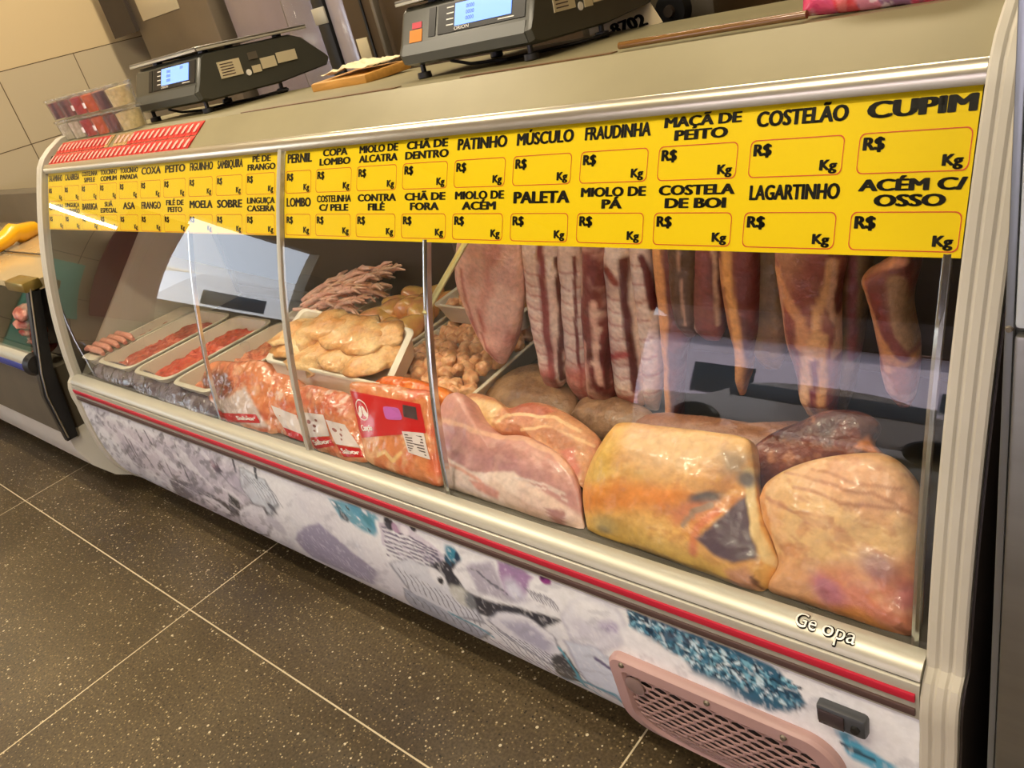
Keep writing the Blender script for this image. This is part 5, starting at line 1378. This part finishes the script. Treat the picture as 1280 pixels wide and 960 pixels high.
sr = make_sachet(SR, 'red seasoning sachet in the upper row on the ledge', 'upper row of red sachets'); sg = make_sachet(SG, 'torn foil-coloured sachet in the upper row on the ledge', 'foil sachets in the upper row')
used = {'r': False, 'g': False}
n_s = 30
for row in (1, 0):
    for k in range(n_s):
        x = -2.585 + .0145 + k * (.83 / n_s)
        if row == 1 and k == 13: continue
        isg = row == 1 and k in (12, 14, 15, 16)
        s0 = .0445 if row else .002
        loc = ledge_pt(x, s0, 0)
        key = 'g' if isg else 'r'; src = sg if isg else sr
        lab = None; grp = None
        if not row: lab = 'red seasoning sachet in the lower row on the ledge'; grp = 'lower row of red sachets'
        if not used[key]: src.location = loc; used[key] = True
        else: dup(src, loc, label=lab, group=grp)

# plastic tubs, two layers of six
def make_tub(fillc, lab, x, z, label_white=True, full=.8):
    y = 1.0 - .002
    t = thing('plastic_tub', lab, 'tub', (x, y, z), 'stacked plastic tubs')
    R, r, H = .0365, .031, .058
    q = MB(); q.lathe([(r, 0), (r + .001, .001), (R, H - .004), (R - .0015, H - .004), (r - .0005, .0025), (.001, .0025)], (x, y, z), 28, caps=True); q.obj('cup', K['film'], t, smooth=40)
    rf = r + (R - r) * full
    q = MB(); q.lathe([(r - .003, .003), (rf - .003, H * full), (rf * .6, H * full + .002), (.001, H * full + .001)], (x, y, z), 24)
    V = np.array(q.v); tt = sstep(.4, .6, fbm(V * 90, 3))[:, None]; cols = np.array(fillc[0]) * (1 - tt) + np.array(fillc[1]) * tt
    q.obj('filling', K['meat'], t, smooth=40, cols=cols)
    q = MB(); q.lathe([(R + .002, H - .006), (R + .003, H - .005), (R + .003, H - .001), (R - .003, H), (R - .005, H - .003), (.001, H - .003)], (x, y, z), 28); q.obj('lid', glass_mat('clear_lid', (.9, .9, .88), 1.5, .1, haze=.10, hazecol=C(214, 204, 180)), t, smooth=40)
    if label_white:
        q = MB(); q.loft([[(x + (R - .001) * sin(a), y - (R - .001) * cos(a), z + zz_) for a in np.linspace(-.35, .25, 6)] for zz_ in (.016, .030)], closed=False, caps=False); q.obj('label', LABW, t, smooth=40)
DKB = (C(70, 22, 26), C(140, 76, 66)); RD = (C(170, 28, 22), C(190, 56, 36)); OR = (C(206, 80, 10), C(216, 96, 20)); CRM = (C(214, 190, 130), C(222, 200, 146)); WHI = (C(190, 176, 146), C(206, 194, 168))
tx = [-2.608 + .0795 * k for k in range(6)]
z0 = TOPZ(.998) + .001
for lay, fills in ((0, ((WHI, 'pale jelly'), (WHI, 'whitish jelly'), (RD, 'dark red jam'), (OR, 'orange paste'), (DKB, 'dark brown sweets'), (CRM, 'cream paste'))), (1, ((DKB, 'dark sweets'), (DKB, 'brown sweets'), (RD, 'red jam'), (OR, 'orange-red paste'), (DKB, 'dark chunks'), (CRM, 'pale cream'))) ):
    for k, (f_, nm) in enumerate(fills):
        pos = ('at the left end', 'second from the left', 'third from the left', 'fourth from the left', 'fifth from the left', 'at the right end')[k]
        make_tub(f_, 'clear lidded tub of %s in the %s layer, %s' % (nm, 'top' if lay else 'bottom', pos), tx[k], z0 + lay * .0595, k in (2, 3))

# wooden board with a crumpled paper
p0 = at_z(441, 103, 1.122)
bdx, bdy = -1.56, 1.25
wb = MB(); wb.box(bdx - .10, bdx + .10, bdy - .07, bdy + .07, TOPZ(bdy) + .001, TOPZ(bdy) + .021, .004)
tag(wb.obj('wooden_board', mat('pine_board', C(190, 138, 62), .6, var=.15, vscale=12, stretch=(1, 8, 8)), loc=(bdx, bdy, TOPZ(bdy))), 'small yellow pine board between the two scales', 'board')
pb = MB(); nn = 22; vs = []
for j in range(nn):
    for i in range(nn):
        u = i / (nn - 1) - .5; v = j / (nn - 1) - .5
        vs.append((bdx + .01 + u * .16, bdy + v * .11, TOPZ(bdy) + .024 + .026 * fbm(np.array([[u * 7, v * 7, 2.]]), 4)[0] * (1 - 1.2 * abs(u)) + .004))
pb.loft([vs[j * nn:(j + 1) * nn] for j in range(nn)], closed=False, caps=False)
pp = pb.obj('paper_sheet', mat('crumpled_paper', C(226, 208, 168), .8), loc=(bdx, bdy, TOPZ(bdy) + .022), smooth=20)
md = pp.modifiers.new('solid', 'SOLIDIFY'); md.thickness = .0012
tag(pp, 'crumpled cream paper lying on the pine board', 'paper')
# clear tube and brown tape along the ledge edge
tu = MB(); tu.tube([(x, .966 + .002 * sin(x * 9), TOPZ(.966) + .008) for x in np.linspace(-.66, -.405, 20)], .0048, 12)
tag(tu.obj('plastic_tube', mat('amber_tube', C(120, 84, 40), .15, coat=.8), loc=(-.53, .966, TOPZ(.966))), 'amber plastic tube lying along the ledge edge', 'tube')
for a, b_, lab in ((-1.62, -1.12, 'long brown tape strip on the ledge between the scales'), (-.96, -.67, 'short brown tape strip in front of the right scale')):
    q = MB(); q.loft([[(x, .957 + .003 * fbm(np.array([[x * 20, 1, 0]]), 2)[0], TOPZ(.957) + .0004), (x, .972 + .006 * fbm(np.array([[x * 14, 5, 0]]), 3)[0], TOPZ(.975) + .0004), (x, .972 + .006 * fbm(np.array([[x * 14, 5, 0]]), 3)[0], TOPZ(.975) + .0016), (x, .957 + .003 * fbm(np.array([[x * 20, 1, 0]]), 2)[0], TOPZ(.957) + .0016)] for x in np.linspace(a, b_, 30)])
    tag(q.obj('tape_strip', mat('brown_tape', C(112, 80, 44), .4), loc=((a + b_) / 2, .965, TOPZ(.965)), smooth=40), lab, 'tape')
# pink packet at the right
pk = Plane((-.32, .985, TOPZ(.985)), (-.9, .3))
mbp, q_, _ = pillow(pk, [(-.098, .005), (-.098, .06), (-.092, .13), (0, .15), (.07, .13), (.075, .06), (.072, .0), (0, .0)], .02, .03, pw=4, bump=.004, seed=3, zmin=TOPZ(1.02) + .0005)
cv = Canvas(q_, C(214, 70, 110), .004, 40, 3)
cv.noise(30, .5, .6, C(230, 150, 170), .8, seed=2); cv.noise(40, .55, .6, C(120, 90, 130), .8, seed=5); cv.noise(60, .6, .65, C(240, 220, 220), .8, seed=6); cv.noise(24, .58, .62, C(226, 60, 60), .8, seed=8)
top(mbp, 'candy_packet', 'crinkled pink and violet packet on the ledge at the top right', 'packet', K['bag'], cv.c)

# white card with digits, knobbed machine behind
cx = at_y(790, 30, 1.40)
crd = thing('number_card', 'white card with black digits behind the right scale', 'card', (cx[0], 1.40, 1.113))
q = MB(); c4 = [at_y(740, 56, 1.385), at_y(828, 28, 1.385), at_y(812, 3, 1.40), at_y(735, 32, 1.40)]
q.loft([[tuple(p) for p in c4], [tuple(p + np.array([0, .002, 0])) for p in c4]]).obj('card', mat('card_white', C(222, 204, 164), .6), crd, smooth=0)
l = MB(); fnc = lambda x, z: tuple(c4[0] * (1 - x) * (1 - z) + c4[1] * x * (1 - z) + c4[2] * x * z + c4[3] * (1 - x) * z + np.array([0, -.0012, 0]))
put_text(l, '8702', fnc, .32, .84, .12, .55, 'l', .03, .45); l.obj('digits', K['ink'], crd, smooth=0, recalc=False)

# ================================================================== BACKGROUND
BRN = mat('brown_fridge', C(74, 58, 40), .45, .2, var=.1, vscale=3)
SHD = mat('steel_cabinet', C(120, 108, 90), .42, .6, var=.18, vscale=2)
YB = 2.15
t = thing('steel_cabinet', 'stainless cabinet with a sloped hood behind the left scale', 'cabinet', (-3.95, 2.5, 0))
MB().box(-4.26, -3.56, YB, 2.75, 0, 1.95, .008).obj('body', SHD, t)
hd = MB(); hd.loft([[(x, y, z) for y, z in ((YB - .02, 1.42), (YB - .02, 1.75), (YB + .2, 1.75), (YB + .2, 1.45))] for x in (-4.50, -4.25)]); hd.obj('side_bracket', K['dark'], t, smooth=20)
MB().box(-4.17, -3.80, YB - .006, YB + .002, 1.455, 1.60, .002).obj('paper_notice', STK, t)
PLM = mat('wrapped_grey_metal', C(132, 120, 128), .25, .25, bump=.25, bscale=9, var=.12, vscale=3, coat=.8)
t = thing('wrapped_freezer', 'grey-violet freezer wrapped in clear plastic behind the left scale', 'freezer', (-3.15, 2.5, 0))
MB().box(-3.48, -2.86, YB + .03, 2.75, 0, 1.85, .01).obj('body', PLM, t)
wr = MB(); wr.loft([[(x, YB + .015 - .012 * fbm(np.array([[x * 12, z * 4, 1.]]), 6)[0], z) for z in np.linspace(.6, 1.8, 24)] for x in np.linspace(-3.05, -2.86, 14)], closed=False, caps=False)
o = wr.obj('loose_wrap', K['film'], t, smooth=60); mo = o.modifiers.new('solid', 'SOLIDIFY'); mo.thickness = .001
t = thing('black_post', 'black post with a silver clip between the wrapped freezer and the brown fridge', 'post', (-2.80, 2.2, 0))
MB().box(-2.845, -2.775, YB, YB + .07, 0, 1.9, .004).obj('post', K['black'], t); MB().box(-2.85, -2.772, YB - .006, YB + .002, 1.24, 1.30, .002).obj('clip', K['alu'], t)
t = thing('wrapped_panel', 'greenish-lilac wrapped panel left of the brown fridge', 'panel', (-2.72, 2.25, 0))  # flat upright panel in plastic wrap
MB().box(-2.77, -2.665, YB + .01, YB + .3, 0, 1.9, .006).obj('panel', mat('wrapped_lilac', C(158, 150, 158), .25, .2, bump=.3, bscale=14, coat=.8), t)
t = thing('brown_fridge', 'tall dark brown fridge behind the scales', 'fridge', (-1.9, 2.5, 0))
MB().box(-2.66, -1.15, YB, 2.8, 0, 2.0, .01).obj('body', BRN, t)
MB().box(-2.56, -2.548, YB - .006, YB + .002, .1, 1.95, .001).obj('door_gap', K['black'], t)
MB().box(-2.640, -2.575, YB - .004, YB + .001, 1.06, 1.16, .001).obj('paper_sticker', STK, t)
MB().box(-2.45, -2.43, YB - .05, YB - .02, .9, 1.5, .006).obj('handle', K['steel_dull'], t)
# slicer-like machine behind the right scale
t = thing('meat_machine', 'dark grey machine with a round black knob behind the right scale', 'machine', (-.93, 1.62, .9))
MB().box(-1.12, -.80, 1.50, 1.80, 1.0, 1.30, .02).obj('housing', mat('machine_grey', C(84, 76, 60), .4, .4), t)
p = at_y(842, 12, 1.49); q = MB(); q.tube([(p[0], 1.50, p[2]), (p[0], 1.475, p[2])], [.034, .032], 20); kb = q.obj('knob', K['black'], t)
q = MB(); q.tube([(p[0], 1.476, p[2]), (p[0], 1.468, p[2])], [.012, .010], 14); q.obj('knob_cap', K['dark'], kb)
q = MB(); q.tube([(p[0] + .09, 1.52, p[2] + .02), (p[0] + .12, 1.54, p[2] + .03), (p[0] + .14, 1.56, p[2] + .07)], .006, 8); q.obj('cable', K['black'], t)
MB().box(-1.14, -.78, 1.46, 1.84, .0, 1.0, .01).obj('stand', K['steel_dull'], t)
tag(MB().box(-.76, .9, 2.2, 2.8, 0, 2.0, .01).obj('back_cupboard', mat('tan_cupboard', C(150, 116, 74), .5, var=.08, vscale=2), loc=(0, 2.5, 0)), 'tan cupboard behind the counter at the top right', 'cupboard')

# stainless cabinet at the right edge
t = thing('stainless_fridge', 'stainless fridge standing right of the display case, cut by the photo edge', 'fridge', (.25, 1.0, 0))
MB().box(-.1275, .62, .625, 1.35, 0, 1.9, .004).obj('body', K['steel'], t)
MB().box(-.1265, -.1205, .6185, .626, 0, 1.9, .001).obj('edge_trim', mat('steel_trim', C(150, 154, 160), .3, .8), t)
MB().box(-.119, .60, .613, .624, .03, .944, .003).obj('lower_door', K['steel'], t)
MB().box(-.119, .60, .613, .624, .950, 1.88, .003).obj('upper_door', mat('film_covered_steel', C(206, 214, 222), .35, .1, bump=.15, bscale=6, var=.08, vscale=5), t)
q = MB(); q.tube([(-.1235, .6188, .947), (-.1235, .6165, .947)], [.003, .0022], 10); q.obj('screw', K['steel_dull'], t)

# neighbouring counter at the left
t = thing('neighbour_counter', 'lower meat counter with a blue bumper stripe, left of the main case', 'display case', (-3.6, .9, 0))
NL, NR = X0 + .02, -2.70
MB().exx([(.70, .775), (.705, .79), (1.16, .80), (1.16, .76), (.72, .76)], NL, NR).obj('worktop', mat('worktop_beige', C(186, 166, 128), .22, .1, var=.05, vscale=4, coat=.4), t, smooth=20)
MB().box(NL, NR, 1.16, 1.24, .30, .93, .004).obj('back_ledge', K['steel_dull'], t)
MB().box(NL, NR - .02, .88, .886, .7985, .8012).obj('joint_line', K['black'], t, smooth=0)
MB().exx([(.705, .77), (.625, .585), (.631, .585), (.711, .77)], NL, NR - .03).obj('front_glass', K['glass'], t, smooth=0)
MB().exx([(.640, .585), (.622, .592), (.606, .583), (.602, .566), (.604, .53), (.612, .522), (.640, .522)], NL, NR - .03).obj('bumper_rail', K['alu'], t, smooth=50)
MB().box(NL, NR - .03, .5995, .6045, .536, .560, .001).obj('blue_stripe', mat('blue_stripe', C(52, 66, 150), .4), t)
q = MB(); q.tube([(NR - .035, .625, .556), (NR - .010, .625, .556)], [.038, .030], 18); q.obj('bumper_cap', K['black'], t)
MB().exx([(.615, .522), (.60, .40), (.592, .32), (1.2, .32), (1.2, .522)], NL, NR - .02).obj('dark_body', mat('counter_body', C(96, 88, 74), .5, .3, var=.1), t, smooth=20)
MB().exx([(.596, .318), (.597, .26), (.618, .18), (.665, .11), (.72, .07), (1.2, .07), (1.2, .318)], NL, NR - .02).obj('white_base', K['white'], t, smooth=30)
MB().box(NL + .05, NR - .06, .85, 1.15, 0, .07).obj('plinth', K['black'], t, smooth=0)
ep = [(.700, .772), (.61, .53), (.59, .46), (.585, .30), (.62, .30), (.655, .53), (.735, .772)]
MB().exx(ep, NR - .025, NR).obj('end_post', K['black'], t, smooth=20)
q = MB(); q.tube([(NR + .001, .708, .775), (NR + .001, .618, .53), (NR + .001, .600, .46), (NR + .001, .592, .31)], .0035, 8); q.obj('post_trim', K['chrome'], t)
MB().box(NR - .16, NR + .004, .69, .745, .765, .797, .006).obj('corner_cap', mat('brass_cap', C(150, 128, 66), .3, .7), t)
MB().box(NL, NR - .03, .72, 1.15, .50, .53, .003).obj('deck', K['dark'], t)
cm = [lump_mesh('chop', (.085, .060, .032), C(150, 62, 50), C(206, 140, 116), s + 80, amp=.4, freq=2.4) for s in range(2)]
for k in range(5):
    o = link(bpy.data.objects.new('meat_chop', cm[k % 2])); o.location = at_x(24 + 6.5 * k, 392 + 12 * k, NR - .10) + np.array([0, .012, 0]); o.rotation_euler = (.4, .2, k)
    tag(o, 'red chop stacked behind the glass of the lower counter at the left', 'meat', 'chops in the lower counter')
# yellow tool on the neighbouring worktop
yc = at_z(5, 300, .83)
t = thing('yellow_tool', 'yellow plastic tool lying on the lower counter at the left edge', 'tool', (-3.35, .98, .80))
q = MB(); A = [at_z(-25, 322, .815), at_z(6, 300, .83), at_z(16, 290, .845), at_z(24, 292, .83), at_z(42, 286, .82)]
q.tube([tuple(a) for a in A], [.022, .030, .034, .036, .03], 12); q.obj('handle', mat('yellow_plastic', C(240, 176, 16), .35, coat=.3), t, smooth=60)
q = MB(); A2 = [a + np.array([0, -.05, -.006]) for a in A]; q.tube([tuple(a) for a in A2[1:4]], [.012, .018, .012], 10); q.obj('grip', mat('tool_grip', C(74, 66, 40), .5), t, smooth=60)
